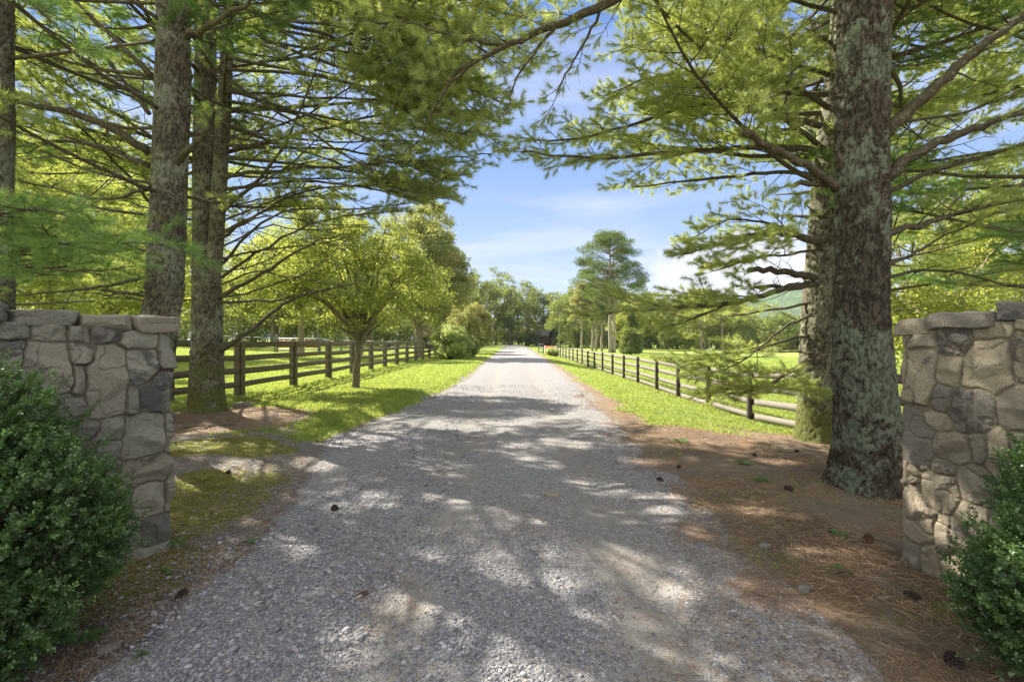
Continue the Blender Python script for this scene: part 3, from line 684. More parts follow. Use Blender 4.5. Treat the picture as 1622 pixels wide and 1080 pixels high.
# ------------------------------------------------------------------ far houses
def cabin(x, y, wd, dp, hw, hr, rz, label, roof, wall):
    root = thing('cabin', label, 'house', (x, y, gz(x, y)), rz)
    m = MB(); m.box((0, 0, hw/2), (wd/2, dp/2, hw/2+.1)); m.build('wall', wall, root)
    e = 0.5; V = [(-wd/2-e, -dp/2-e, hw-.1), (wd/2+e, -dp/2-e, hw-.1), (wd/2+e, dp/2+e, hw-.1), (-wd/2-e, dp/2+e, hw-.1), (-wd/2-e, 0, hw+hr), (wd/2+e, 0, hw+hr)]
    V2 = [(a, b, c+0.15) for a, b, c in V]
    Fq = [(0, 1, 5, 4), (2, 3, 4, 5), (6, 10, 11, 7), (8, 11, 10, 9)]
    m = MB(); m.add(V+V2, [(0, 4, 5, 1), (2, 5, 4, 3), (6, 7, 11, 10), (8, 9, 10, 11), (0, 1, 7, 6), (2, 3, 9, 8), (0, 6, 10, 4), (3, 4, 10, 9), (1, 5, 11, 7), (2, 8, 11, 5)])
    m.build('roof', roof, root)
    m = MB(); m.add([(-wd/2, -dp/2, hw), (-wd/2, dp/2, hw), (-wd/2, 0, hw+hr-.1), (-wd/2, 0, hw+hr-.1), (wd/2, -dp/2, hw), (wd/2, dp/2, hw), (wd/2, 0, hw+hr-.1), (wd/2, 0, hw+hr-.1)], [(0, 2, 3, 1), (4, 5, 6, 7)])
    m.build('gable', wall, root)
    for t in (-wd*.3, wd*.05, wd*.32):
        m = MB(); m.box((t, -dp/2-0.02, hw*.55), (0.45, 0.03, 0.5)); f = m.build('window', M['white'], root)
        m = MB(); m.box((t, -dp/2-0.055, hw*.55), (0.38, 0.008, 0.43)); m.build('pane', M['glass'], f)
    m = MB(); m.box((-wd*.12, -dp/2-0.02, 1.0), (0.45, 0.03, 1.0)); m.build('door', M['black'], root)
    for t in (-wd/2, 0, wd/2): m = MB(); m.box((t, -dp/2-1.3, hw*.4), (0.08, 0.08, hw*.4+.1)); m.build('porch_post', wall, root)
    m = MB(); m.box((0, -dp/2-0.75, hw*.86), (wd/2+.2, 0.72, 0.06)); m.build('porch_roof', roof, root)
gm = NM('window_glass'); M['glass'] = gm.done(gm.bsdf((0.05, 0.06, 0.07), 0.08, None, 0.6))
M['shingle'] = plain('grey_shingles', (0.20, 0.19, 0.19), 0.9); M['log'] = plain('dark_red_brown_boards', (0.15, 0.085, 0.065), 0.85); M['barnred'] = plain('faded_red_boards', (0.14, 0.075, 0.055), 0.85)
cabin(11.6, 172, 4.6, 5, 3.8, 2.0, R(-20), 'dark cabin with a grey shingle roof among the trees at the end of the drive', M['shingle'], M['log'])
cabin(-15.6, 92, 4, 4, 2.3, 1.0, R(8), 'faded red brown shed half hidden by trees beyond the left pasture', M['barnred'], M['barnred'])

# ------------------------------------------------------------------ foliage builders
def leaves_mesh(name, P, size, mat, parent, up=0.35, asp=0.55, fold=0.15, seed=0, D=None, **kw):
    """rhombic leaves: P (n,3), size scalar/array"""
    rs = np.random.default_rng(seed); n = len(P)
    nrm = unit(rs.normal(0, 1, (n, 3))+np.array([0, 0, up*2]))
    t = unit(np.cross(nrm, rs.normal(0, 1, (n, 3)))) if D is None else unit(D+rs.normal(0, .25, (n, 3)))
    if D is not None: nrm = unit(nrm-t*(nrm*t).sum(1)[:, None])
    b = np.cross(nrm, t); s = np.broadcast_to(np.asarray(size, float), (n,))[:, None]*rs.uniform(0.7, 1.25, (n, 1))
    V = np.stack([P-t*s*0.5, P+b*s*0.5*asp+nrm*s*fold*0.4, P+t*s*0.5, P-b*s*0.5*asp+nrm*s*fold*0.4], 1).reshape(-1, 3)
    i = np.arange(n)*4; Fq = np.stack([i, i+1, i+2, i+3], 1)
    return mesh(name, V, Fq, mat, parent, False, fattr={'rnd': kw.get('rnd', rs.random(n))})
def sticks(A, B, r0, r1):
    """3-sided twigs"""
    n = len(A); T = unit(B-A); ref = np.tile([[0.31, 0.17, 0.93]], (n, 1)); U_ = unit(np.cross(T, ref)); W_ = np.cross(T, U_)
    V = []
    for P, r in ((A, r0), (B, r1)):
        for k in range(3):
            a = k*2.0944; V.append(P+(math.cos(a)*U_+math.sin(a)*W_)*np.broadcast_to(r, (n,))[:, None])
    V = np.stack(V, 1).reshape(-1, 3); i = np.arange(n)[:, None]*6
    Fq = np.concatenate([i+np.array([[0, 1, 4, 3]]), i+np.array([[1, 2, 5, 4]]), i+np.array([[2, 0, 3, 5]])], 0)
    return V, Fq
def project(P):
    P = np.asarray(P, float); y = np.maximum(P[..., 1], 0.05)
    return 811+F*P[..., 0]/y, 540-F*(P[..., 2]-1.6)/y
FLECKS = [(690, 738, 65), (856, 733, 45), (731, 780, 75), (814, 795, 60), (944, 767, 60), (861, 821, 38), (964, 816, 42), (1068, 795, 60), (519, 845, 55), (659, 894, 50), (1094, 857, 50),
          (649, 951, 40), (726, 971, 34), (478, 868, 40), (1073, 1062, 60), (470, 1050, 40), (1068, 935, 38), (928, 1002, 34), (1215, 811, 60), (1281, 876, 34), (1375, 888, 40), (340, 768, 60), (400, 745, 45), (350, 690, 45), (330, 720, 40),
          (560, 700, 60), (620, 690, 60), (700, 672, 70), (800, 668, 50), (500, 735, 45), (900, 700, 40), (1060, 820, 45), (780, 1040, 30), (560, 1010, 35), (880, 920, 25), (990, 880, 28), (600, 790, 30), (430, 650, 70), (520, 655, 60), (610, 655, 60), (760, 650, 70), (880, 655, 50), (400, 670, 40), (1130, 700, 40), (1240, 735, 30), (1010, 730, 30)]
FP = []
def fleck_points():
    pts = []
    for px, py, rr in FLECKS:
        Y_ = 1.6*F/(py-540); pts.append(((px-811)/F*Y_, Y_, 0.0, rr/F*Y_*.52))
    pts.append((2.72, 3.1, .55, .20)); pts.append((-2.9, 2.3, 1.5, .22)); pts.append((2.9, 2.3, 1.1, .16))
    return np.array(pts)
FP = fleck_points(); SV = unit(np.array(sdir))
def in_fleck(p):
    q = np.asarray(p)[None]-FP[:, :3]; t = q@SV; return bool(((t > 1.2) & ((q**2).sum(1)-t*t < FP[:, 3]**2)).any())
def fleck_open(P, rs):
    """False for twigs standing in one of the openings the sun comes through"""
    keep_ = np.ones(len(P), bool)
    for x, y, z, r in FP:
        q = P-np.array([x, y, z]); t = q@SV; d2 = (q**2).sum(1)-t*t
        keep_ &= ~((t > 1.2) & (d2 < (r*rs.uniform(.8, 1.1, len(P))+.09)**2) & (rs.random(len(P)) < .985))
    return keep_
def needles(name, A, B, mat, parent, seed=0, nlen=0.10, dens=1.0):
    """needle tufts along twigs A->B, one thin triangle per needle; finer where the twig is near and in view"""
    rs = np.random.default_rng(seed); kk_ = fleck_open(B, rs); A, B = A[kk_], B[kk_]; L = np.linalg.norm(B-A, axis=1)
    px, py = project((A+B)/2); dist = np.linalg.norm((A+B)/2-np.array(CAM), axis=1)
    vis = (px > -140) & (px < 1760) & (py > -120) & (py < 1200) & (A[:, 1] > 0.3)
    nt_ = np.where(vis, np.ceil(L/0.038), np.ceil(L/0.12)).astype(int)
    idx = np.repeat(np.arange(len(A)), nt_); st = np.cumsum(nt_)-nt_
    j = np.arange(len(idx))-st[idx]; t = 0.32+0.68*(j+1)/nt_[idx]
    C0 = A[idx]+(B-A)[idx]*t[:, None]; D = unit((B-A))[idx]; v = vis[idx]; ds = dist[idx]
    nn = np.where(v, np.where(ds < 5.5, 18, 14), 4); nn = np.maximum((nn*dens).astype(int), 3)
    k = np.repeat(np.arange(len(idx)), nn); n = len(k)
    phi = rs.uniform(R(15), R(70), n); d = D[k]
    perp = unit(np.cross(d, rs.normal(0, 1, (n, 3)))); nd = unit(d*np.cos(phi)[:, None]+perp*np.sin(phi)[:, None]+np.array([0, 0, -0.08]))
    ln = nlen*rs.uniform(0.7, 1.15, n)*np.where(v[k], 1, 1.25)
    wd = np.where(v[k], np.clip(0.0011+0.00044*ds[k], 0.0020, 0.008), 0.011)
    P = C0[k]+rs.normal(0, 0.006, (n, 3)); sd_ = unit(np.cross(nd, rs.normal(0, 1, (n, 3))))*wd[:, None]*0.5
    V = np.stack([P+sd_, P+nd*ln[:, None], P-sd_], 1).reshape(-1, 3); Fq = np.arange(n*3).reshape(-1, 3)
    tr = rs.random(len(A))[idx][k]
    return mesh(name, V, Fq, mat, parent, False, fattr={'rnd': np.clip(tr*0.7+rs.random(n)*0.3, 0, 1)})

YL = ([-900, 0, 230, 300, 400, 470, 540, 600, 660, 700, 735, 760, 800, 850, 890, 930, 1010, 1100], [640, 540, 500, 470, 455, 440, 420, 400, 372, 345, 305, 262, 205, 190, 150, 70, 0, -60])
XRR = ([-2000, -900, 0, 60, 130, 180, 215, 240, 400], [200, 500, 935, 935, 945, 905, 885, 815, 815])
YR = ([815, 850, 900, 960, 1000, 1060, 1110, 1135, 1160, 1200, 1290, 1300, 1400, 1622, 2600], [252, 285, 296, 306, 322, 338, 335, 318, 290, 268, 262, 330, 455, 490, 640])
def keep_left(P):
    px, py = project(P); return (P[..., 1] < 0.3) | (py < np.interp(px, *YL))
def keep_right(P):
    px, py = project(P); return (P[..., 1] < 0.3) | ((py < np.interp(px, *YR)) & (px > np.interp(py, *XRR)))

class Pine:
    def __init__(s, keep, seed):
        s.keep = keep; s.rs = random.Random(seed); s.A = []; s.B = []; s.SA = []; s.SB = []; s.Sr = []; s.mb = MB(); s.live = []
    def ok(s, p):
        if s.keep is None: return True
        q = np.array(p)
        if math.dist(q, CAM) < 2.3: return False
        return bool(s.keep(q))
    def line(s, pts, r0, r1, k=5):
        n = len(pts); s.mb.tube(pts, np.linspace(r0, r1, n) if not hasattr(r0, '__len__') else r0, k, True)
    def branch(s, p0=None, az=0, el=0.1, L=4, r0=0.03, up=0.25, bare=0.35, pts=None, fol=1.0, free=False, side=1.0, dead=0.5, droop=0.0, lat=1.0):
        rs = s.rs; ok = (lambda p: True) if free else s.ok
        if pts is None:
            n = max(6, int(L/0.4)); p = np.array(p0, float); P = [p.copy()]; a = az; e = el
            for i in range(n):
                t = (i+1)/n; a += rs.gauss(0, .05); e = el+up*(t**1.5)+rs.gauss(0, .05)-droop*t
                p = p+np.array([math.cos(a)*math.cos(e), math.sin(a)*math.cos(e), math.sin(e)])*L/n
                if i > 1 and not ok(p): break
                P.append(p.copy())
            P = np.array(P)
        else:
            q = np.array([tuple(v) for v in pts]); tt = np.linspace(0, 1, len(q)); n = max(10, len(q)*3); ti = np.linspace(0, 1, n+1)
            P = np.stack([np.interp(ti, tt, q[:, k]) for k in range(3)], 1)
            for _ in range(2): P[1:-1] = (P[:-2]+P[2:]+2*P[1:-1])/4
            P[1:] += np.array([[rs.gauss(0, .012) for _ in range(3)] for _ in range(n)])
        seg = np.linalg.norm(np.diff(P, axis=0), axis=1); cum = np.concatenate([[0], np.cumsum(seg)]); L = cum[-1]
        if len(P) < 3: return
        rr = r0*(1-0.85*(cum/L)**0.8)+0.004 if bare < 1 else r0*(1-.35*cum/L)
        s.line(P, rr, 0, 7 if r0 > 0.03 else 5)
        def pos(d): return np.array([np.interp(d, cum, P[:, k]) for k in range(3)])
        d = 0.12+rs.random()*.2; sgn = 1
        while d < L:
            f = d/L; c = pos(d); tdir = unit(pos(min(d+.15, L))-pos(max(d-.15, 0)))
            if not free: bare_here = f < bare
            else: bare_here = f < bare
            if bare_here:
                if rs.random() < dead: s.dead(c, tdir, sgn, rs.uniform(.25, .9)*min(1, L/3), ok)
                d += rs.uniform(.14, .34); sgn = -sgn; continue
            ll = (0.30*L*(1-f)**0.8+0.22)*rs.uniform(.7, 1.2)*lat
            ang = sgn*R(rs.uniform(38, 68)); s.lateral(c, tdir, ang, ll, fol, ok)
            d += rs.uniform(.12, .24)/lat**.5; sgn = -sgn
        s.lateral(P[-1], unit(P[-1]-P[-2]), 0, 0.35, fol, ok)
    def dead(s, c, tdir, sgn, ln, ok):
        rs = s.rs; a = math.atan2(tdir[1], tdir[0])+sgn*R(rs.uniform(30, 80)); e = rs.gauss(0.05, .4); p = c.copy(); pts = [p.copy()]
        for i in range(4):
            e += rs.gauss(0, .18); a += rs.gauss(0, .2); p = p+np.array([math.cos(a)*math.cos(e), math.sin(a)*math.cos(e), math.sin(e)])*ln/4
            if not ok(p) or in_fleck(p): break
            pts.append(p.copy())
            if rs.random() < .8:
                b = a+rs.choice((-1, 1))*R(rs.uniform(30, 70)); q = p+np.array([math.cos(b), math.sin(b), rs.gauss(0.1, .5)])*ln*rs.uniform(.12, .35)
                s.SA.append(p.copy()); s.SB.append(q); s.Sr.append(.0035)
        if len(pts) > 2: s.line(np.array(pts), 0.007+ln*.004, .003, 3)
    def lateral(s, c, tdir, ang, ll, fol, ok):
        rs = s.rs; a = math.atan2(tdir[1], tdir[0])+ang; e = math.asin(max(-1, min(1, tdir[2])))*.5+rs.gauss(0.06, .16)
        n = max(2, int(ll/.22)); p = c.copy(); pts = [p.copy()]; st = ll/n
        for i in range(n):
            a += -ang*0.10+rs.gauss(0, .08); e += rs.gauss(0.015, .07)
            p = p+np.array([math.cos(a)*math.cos(e), math.sin(a)*math.cos(e), math.sin(e)])*st
            if not ok(p) or in_fleck(p): break
            pts.append(p.copy())
        if len(pts) < 2: return
        if len(pts) > 2: s.line(np.array(pts), 0.004+ll*.007, .003, 3)
        else: s.SA.append(pts[0]); s.SB.append(pts[1]); s.Sr.append(.005)
        m = len(pts)-1; tot = m*st; d = 0.15*tot; sg = 1
        while d < tot:
            i = min(int(d/st), m-1); f = d/st-i; q = pts[i]*(1-f)+pts[i+1]*f; td = unit(pts[i+1]-pts[i])
            b = math.atan2(td[1], td[0])+sg*R(rs.uniform(30, 60)); ee = e*.6+rs.gauss(0.12, .28); tl = rs.uniform(.10, .26)*(0.6+0.6*min(1, tot))
            r_ = q+np.array([math.cos(b)*math.cos(ee), math.sin(b)*math.cos(ee), math.sin(ee)])*tl
            s.SA.append(q); s.SB.append(r_); s.Sr.append(.0035)
            if rs.random() < fol and ok(r_): s.A.append(q); s.B.append(r_)
            d += rs.uniform(.045, .085); sg = -sg
        if rs.random() < fol: s.A.append(pts[-2]); s.B.append(pts[-1])
    def finish(s, root, mat, seed, nlen=0.10, dens=1.0, wood=None):
        if s.A:
            needles('foliage', np.array(s.A), np.array(s.B), mat, root, seed, nlen, dens)
        if s.SA:
            SA, SB, Sr = np.array(s.SA), np.array(s.SB), np.array(s.Sr); kk = fleck_open(SB, np.random.default_rng(seed)); SA, SB, Sr = SA[kk], SB[kk], Sr[kk]
            V, Fq = sticks(SA, SB, Sr, Sr*.5); s.mb.add(V, Fq)
        if s.mb.v: s.mb.build('branches', wood or M['branch'], root, True)

def trunk_mesh(name, pts, rad, mat, parent, seed, flare=0.35, k=88, zdetail=7.0, amp=0.020, o=(0, 0, 0), ridge=8.0, step=0.03):
    """tapered displaced trunk along pts (world); bark ridges are real relief"""
    pts = np.array([tuple(p) for p in pts], float); z0, z1 = pts[0, 2], pts[-1, 2]
    zs = np.concatenate([np.arange(z0, min(z0+zdetail, z1), step), np.linspace(min(z0+zdetail, z1), z1, 40)[1:]]) if z1 > z0+zdetail else np.arange(z0, z1, step)
    whz = np.cumsum(np.random.default_rng(seed).uniform(.45, .85, 40))+z0+.5
    cx = np.interp(zs, pts[:, 2], pts[:, 0]); cyy = np.interp(zs, pts[:, 2], pts[:, 1]); rr = np.interp(zs, pts[:, 2], rad)
    for _ in range(6):
        cx[1:-1] = (cx[:-2]+cx[2:]+2*cx[1:-1])/4; cyy[1:-1] = (cyy[:-2]+cyy[2:]+2*cyy[1:-1])/4
    a = np.arange(k)*2*np.pi/k; A_, Zg = np.meshgrid(a, zs); ca, sa = np.cos(A_), np.sin(A_)
    hgt = Zg-z0
    r = rr[:, None]*(1+0*A_)
    lob = vnoise(ca*1.6+3, sa*1.6, 0, seed)
    r = r*(1+flare*np.exp(-hgt/0.16)*(0.5+1.1*lob)+0.22*flare*np.exp(-hgt/0.7))
    R0 = rr[:, None]
    nr = fbm(ca*R0*ridge*5, sa*R0*ridge*5, Zg*ridge*1.9, seed+1, 4, 0.55)
    rid = np.abs(nr-0.5)*2
    fur = sstep(0.16, 0.02, rid)
    r = r-amp*fur+(fbm(ca*R0*40, sa*R0*40, Zg*22, seed+2, 3)-0.5)*amp*0.8+(fbm(ca*1.3, sa*1.3, Zg*1.4, seed+3, 3)-0.5)*R0*0.16
    wr = np.exp(-((Zg[..., None]-whz-(vnoise(ca*2, sa*2, 0, seed+9)-.5)[..., None]*.1)/.045)**2).max(-1)*sstep(.45, .7, vnoise(ca*2.1+7, sa*2.1, Zg*1.2, seed+11))
    r = r+wr*R0*.06; fur = np.maximum(fur, wr*.75*sstep(.4, .6, fbm(ca*R0*30, sa*R0*30, Zg*30, seed+12, 2)))
    V = np.stack([(cx[:, None]+r*ca-o[0]).ravel(), (cyy[:, None]+r*sa-o[1]).ravel(), (Zg-o[2]).ravel()], 1)
    n = len(zs); i = np.arange(n-1)[:, None]*k+np.arange(k)[None]; j = np.arange(n-1)[:, None]*k+(np.arange(k)+1)[None] % k
    return mesh(name, V, np.stack([i, j, j+k, i+k], -1).reshape(-1, 4), mat, parent, True, vattr={'fur': fur.ravel()})
def axis_at(pts, z):
    pts = np.array([tuple(p) for p in pts]); return np.array([np.interp(z, pts[:, 2], pts[:, 0]), np.interp(z, pts[:, 2], pts[:, 1]), z])

def auto_whorls(P, tp, z0, z1, gap, nb, Lf, r0, el=(0.0, 0.25), bare=0.35, fol=1.0, azs=None, up=0.25, dead=.5, top=None):
    z = z0; rs = P.rs; zt = tp[-1][2]
    while z < z1:
        n = nb if isinstance(nb, int) else rs.choice(nb); a0 = rs.uniform(0, 6.28)
        for i in range(n):
            a = a0+i*2*math.pi/n+rs.gauss(0, .25)
            if azs is not None and not azs(a % (2*math.pi), z): continue
            L = Lf(z)*rs.uniform(.75, 1.15); c = axis_at(tp, z+rs.gauss(0, .06))
            P.branch(c, a, rs.uniform(*el)+0.25*max(0, (z-8)/10), L, r0*(0.5+0.5*L/5), up, bare, fol=fol, dead=dead)
        z += gap*rs.uniform(.8, 1.25)

# ------------------------------------------------------------------ the white pines framing the drive
def world_children(root):
    for ch in root.children: ch.location = -root.location
def poly(*a): return [at(*p) for p in a]
TWO = 2*math.pi
def between(a, lo, hi):
    a %= TWO; lo %= TWO; hi %= TWO
    return lo <= a <= hi if lo <= hi else (a >= lo or a <= hi)

# left pine behind the wall
b = (-4.62, 6.25); z = gz(*b)
root = thing('pine_tree', 'tall pine with a straight grey trunk rising behind the left stone wall', 'tree', (*b, z))
tp = [(-4.98, b[1], z-0.1), (-4.86, b[1], 1.0), (-4.65, b[1], 2.2), (-4.53, 6.25, 5.0), (-4.5, 6.2, 9), (-4.6, 6.3, 15.5)]
trunk_mesh('trunk', tp, [.235, .228, .212, .202, .16, .04], M['bark_gray'], root, 3, k=80, amp=.014, flare=.15)
P = Pine(keep_left, 101)
P.branch(pts=poly((238, 243, 6.2), (205, 222, 6.0), (130, 182, 5.7), (60, 165, 5.4), (0, 160, 5.1), (-120, 170, 4.7)), r0=.055, bare=.55, free=True, fol=.5, dead=.9)
P.branch(pts=poly((236, 262, 6.2), (190, 243, 6.2), (130, 222, 6.3), (80, 225, 6.5), (0, 235, 6.8), (-80, 230, 7)), r0=.032, bare=.6, free=True, fol=.6, dead=.9)
P.branch(pts=poly((296, 60, 6.1), (330, 40, 5.7), (365, 22, 5.4), (400, 0, 5.2), (450, -60, 5)), r0=.040, bare=.8, free=True, fol=.6)
P.branch(pts=poly((280, 256, 5.95), (305, 232, 5.6), (329, 213, 5.4)), r0=.045, bare=1, free=True, dead=.2)
P.branch(pts=poly((240, 120, 6.2), (150, 30, 6.2), (80, -30, 6.0), (0, -90, 6)), r0=.035, bare=.6, free=True, fol=.6, dead=1)
P.branch(pts=poly((236, 180, 6.2), (170, 95, 6.4), (100, 30, 6.6), (40, 10, 7)), r0=.028, bare=.8, free=True, fol=.5, dead=1)
P.branch(pts=poly((234, 300, 6.2), (160, 320, 6.4), (90, 300, 6.8), (0, 280, 7.2)), r0=.022, bare=.5, free=True, fol=.7, dead=1)
P.branch(pts=poly((225, 440, 6.2), (160, 455, 6.0), (80, 463, 5.8), (0, 470, 5.6)), r0=.022, bare=.7, free=True, fol=.6, dead=1)
P.branch(pts=poly((226, 462, 6.2), (190, 466, 6.3), (150, 466, 6.4)), r0=.016, bare=1, free=True, dead=1)
auto_whorls(P, tp, 3.6, 14.8, .75, 4, lambda z: (2.6 if z < 6 else 4.4*min(1, (16.2-z)/7)+.3), .035, bare=.5, fol=.7, azs=lambda a, z: True if z > 6.2 else between(a, R(60), R(260)), dead=.9)
P.finish(root, M['needle'], 1); world_children(root)

# mossy double-stemmed pine by the left fence
b = (-6.05, 9.25); z = gz(*b)
root = thing('pine_tree', 'mossy pine with a thinner second stem, on the red brown needle mound', 'tree', (*b, z))
tp = [(b[0], b[1], z-0.12), (-6.03, 9.25, 2.2), (-6.08, 9.25, 4.5), (-6.1, 9.3, 8), (-6.3, 9.4, 12), (-6.3, 9.5, 17)]
trunk_mesh('trunk', tp, [.30, .265, .22, .18, .13, .04], M['bark_moss'], root, 5, k=84, amp=.018, flare=.35)
st2 = [(-5.93, 9.2, 2.3), (-5.80, 9.12, 3.3), (-5.70, 9.1, 4.6), (-5.60, 9.1, 6.2), (-5.5, 9.1, 8.5), (-5.3, 9.2, 13)]
trunk_mesh('stem', st2, [.13, .14, .135, .125, .10, .03], M['bark_moss'], root, 6, k=40, amp=.010, flare=0)
P = Pine(keep_left, 102); fx = dict(free=True)
P.branch(pts=poly((348, 556, 9.1), (393, 527, 8.9), (425, 500, 8.7), (455, 476, 8.5), (500, 461, 8.3), (560, 448, 8.1)), r0=.055, bare=.8, fol=.4, dead=.6, **fx)
P.branch(pts=poly((345, 478, 9.1), (430, 478, 9.0), (500, 464, 8.8), (590, 440, 8.6)), r0=.030, bare=.75, fol=.4, dead=.8, **fx)
P.branch(pts=poly((350, 470, 9.1), (395, 445, 8.9), (430, 425, 8.6), (500, 380, 8.3), (545, 372, 8.1)), r0=.042, bare=.8, fol=.4, **fx)
P.branch(pts=poly((350, 440, 9.1), (420, 390, 8.8), (500, 352, 8.5), (560, 340, 8.2), (640, 335, 8)), r0=.030, bare=.6, fol=.6, dead=1, **fx)
P.branch(pts=poly((350, 420, 9.1), (410, 350, 8.8), (470, 330, 8.5), (560, 333, 8.2), (650, 322, 7.9)), r0=.028, bare=.55, fol=.7, dead=1, **fx)
P.branch(pts=poly((350, 338, 9.0), (428, 270, 8.4), (465, 205, 8.0), (490, 130, 7.7), (520, 60, 7.5)), r0=.038, bare=.7, fol=.6, **fx)
P.branch(pts=poly((350, 280, 9.0), (430, 270, 8.8), (560, 262, 8.4), (660, 256, 8.0), (715, 250, 7.8), (778, 242, 7.6)), r0=.036, bare=.5, fol=.8, dead=1, **fx)
P.branch(pts=poly((311, 97, 8.9), (340, 110, 8.7), (389, 144, 8.5), (467, 195, 8.2), (560, 253, 7.9), (640, 290, 7.6), (700, 318, 7.4)), r0=.036, bare=.5, fol=.8, dead=1, **fx)
P.branch(pts=poly((370, 40, 9.0), (430, 65, 8.7), (520, 105, 8.4), (620, 120, 8.0), (720, 130, 7.7), (800, 165, 7.5)), r0=.038, bare=.35, fol=.9, dead=1, **fx)
P.branch(pts=poly((355, 145, 9.0), (430, 150, 8.7), (540, 158, 8.3), (640, 155, 7.9), (740, 190, 7.6), (790, 230, 7.5)), r0=.030, bare=.4, fol=.9, dead=1, **fx)
P.branch(pts=poly((350, 195, 9.0), (420, 215, 8.7), (520, 225, 8.3), (620, 222, 8.0), (700, 225, 7.7)), r0=.028, bare=.45, fol=.8, dead=1, **fx)
P.branch(pts=poly((365, -30, 9.0), (470, -10, 8.6), (600, 20, 8.1), (720, 50, 7.7), (820, 110, 7.4)), r0=.045, bare=.3, fol=.95, dead=1, **fx)
P.branch(pts=poly((345, 380, 9.1), (400, 345, 8.9), (460, 305, 8.7), (560, 292, 8.4), (650, 290, 8.1), (710, 300, 7.9)), r0=.030, bare=.5, fol=.75, dead=1, **fx)
for (y0, x1, y1, x2, y2, x3, y3) in ((20, 520, 40, 640, 60, 740, 120), (60, 540, 80, 650, 100, 760, 180), (110, 520, 120, 630, 165, 720, 235), (160, 540, 190, 640, 200, 750, 215), (230, 520, 235, 620, 250, 700, 285), (-20, 540, -10, 660, 10, 800, 60), (300, 500, 285, 600, 300, 690, 325), (-60, 500, -40, 700, -10, 860, 40), (-90, 560, -60, 720, -40, 900, 0), (-40, 560, 0, 700, 30, 850, 90), (90, 560, 130, 680, 170, 790, 190), (140, 540, 200, 640, 250, 730, 280), (30, 600, 80, 700, 120, 800, 165), (200, 540, 260, 620, 300, 690, 310), (250, 500, 262, 600, 280, 680, 300)):
    P.branch(pts=poly((358, y0, 9.0), (x1, y1, 8.6+random.uniform(-.3, .6)), (x2, y2, 8.2+random.uniform(-.5, .8)), (x3, y3, 7.9+random.uniform(-.6, .8))), r0=.032, bare=.48, fol=1, dead=1, lat=1.15, up=0)
for k in range(10):     # fan of bare twiggy shoots low on the stem
    y0 = 470-k*20; P.branch(pts=poly((352, y0, 9.0), (400+4*k, y0-10-4*k+random.uniform(-20, 20), 8.8), (470+5*k, y0-30+random.uniform(-35, 25), 8.4), (530+8*k, y0-34+random.uniform(-35, 25), 8.1)), r0=random.uniform(.012, .022), bare=.75, fol=.4, dead=1, **fx)
auto_whorls(P, tp, 5.2, 7.5, .8, 4, lambda z: 5.2, .04, bare=.5, azs=lambda a, z: True, dead=1)
auto_whorls(P, tp, 8.2, 16.5, 1.15, 4, lambda z: 4.8*min(1, (18.2-z)/8)+.3, .04, bare=.5, fol=.6, azs=lambda a, z: True, dead=.6)
auto_whorls(P, st2, 4.2, 12.5, .7, 3, lambda z: 4.4, .03, bare=.35, azs=lambda a, z: between(a, R(-70), R(80)), dead=1)
P.finish(root, M['needle'], 2); world_children(root)

# pine cut by the left edge of the frame
b = (-6.55, 5.9); z = gz(*b)
root = thing('pine_tree', 'pine at the left edge of the picture, with bright green boughs above the stone wall', 'tree', (*b, z))
tp = [(b[0], b[1], z-.1), (-6.55, 5.9, 3), (-6.5, 5.9, 5.5), (-6.5, 5.9, 9), (-6.6, 6, 14)]
trunk_mesh('trunk', tp, [.21, .19, .16, .13, .03], M['bark_gray'], root, 8, k=48, amp=.012)
P = Pine(keep_left, 103)
P.branch(pts=poly((-60, 420, 5.0), (20, 400, 4.6), (90, 385, 4.3), (160, 375, 4.1), (225, 385, 3.95), (268, 392, 3.9)), r0=.028, bare=.05, fol=1, lat=1.0, **fx)
P.branch(pts=poly((-160, 380, 4.6), (-60, 350, 4.2), (20, 335, 3.9), (70, 330, 3.75), (110, 345, 3.7)), r0=.03, bare=0, fol=1, lat=1.0, **fx)
P.branch(pts=poly((-160, 440, 4.6), (-60, 425, 4.4), (20, 420, 4.2), (90, 425, 4.1), (150, 430, 4.0)), r0=.025, bare=0, fol=1, lat=.9, **fx)
P.branch(pts=poly((-80, -60, 4.6), (-20, -30, 4.3), (40, 0, 4.1), (85, 35, 4.0), (105, 60, 3.9)), r0=.022, bare=0.1, fol=1, lat=.6, **fx)
auto_whorls(P, tp, 2.2, 13, .8, 4, lambda z: 3.6*min(1, (14.8-z)/6)+.3, .03, bare=.4, azs=lambda a, z: between(a, R(60), R(215)) if z < 5 else True, dead=.9)
P.finish(root, M['needle_fresh'], 3, nlen=.11); world_children(root)

# big lichen-covered pine on the right
b = (3.80, 4.95); z = gz(*b)
root = thing('pine_tree', 'big pine trunk crusted in pale green lichen, beside the tan stone wall', 'tree', (*b, z))
tp = [(b[0], b[1], z-.12), (3.74, 4.95, .9), (3.70, 4.95, 1.9), (3.71, 4.95, 3.4), (3.74, 4.97, 5.5), (3.8, 5, 9), (3.8, 5, 15.5)]
trunk_mesh('trunk', tp, [.335, .285, .25, .242, .24, .19, .05], M['bark_lichen'], root, 9, k=130, amp=.020, flare=.45, step=.022, ridge=7)
P = Pine(keep_right, 104)
P.branch(pts=poly((1395, 212, 4.9), (1425, 192, 4.85), (1462, 155, 4.8), (1510, 112, 4.7), (1560, 68, 4.6), (1640, 10, 4.5), (1760, -60, 4.4)), r0=.072, bare=.45, fol=.7, dead=.7, **fx)
P.branch(pts=poly((1403, 280, 4.9), (1440, 250, 4.9), (1490, 225, 4.85), (1540, 205, 4.8), (1600, 182, 4.75), (1700, 150, 4.7)), r0=.066, bare=.4, fol=.6, dead=.9, **fx)
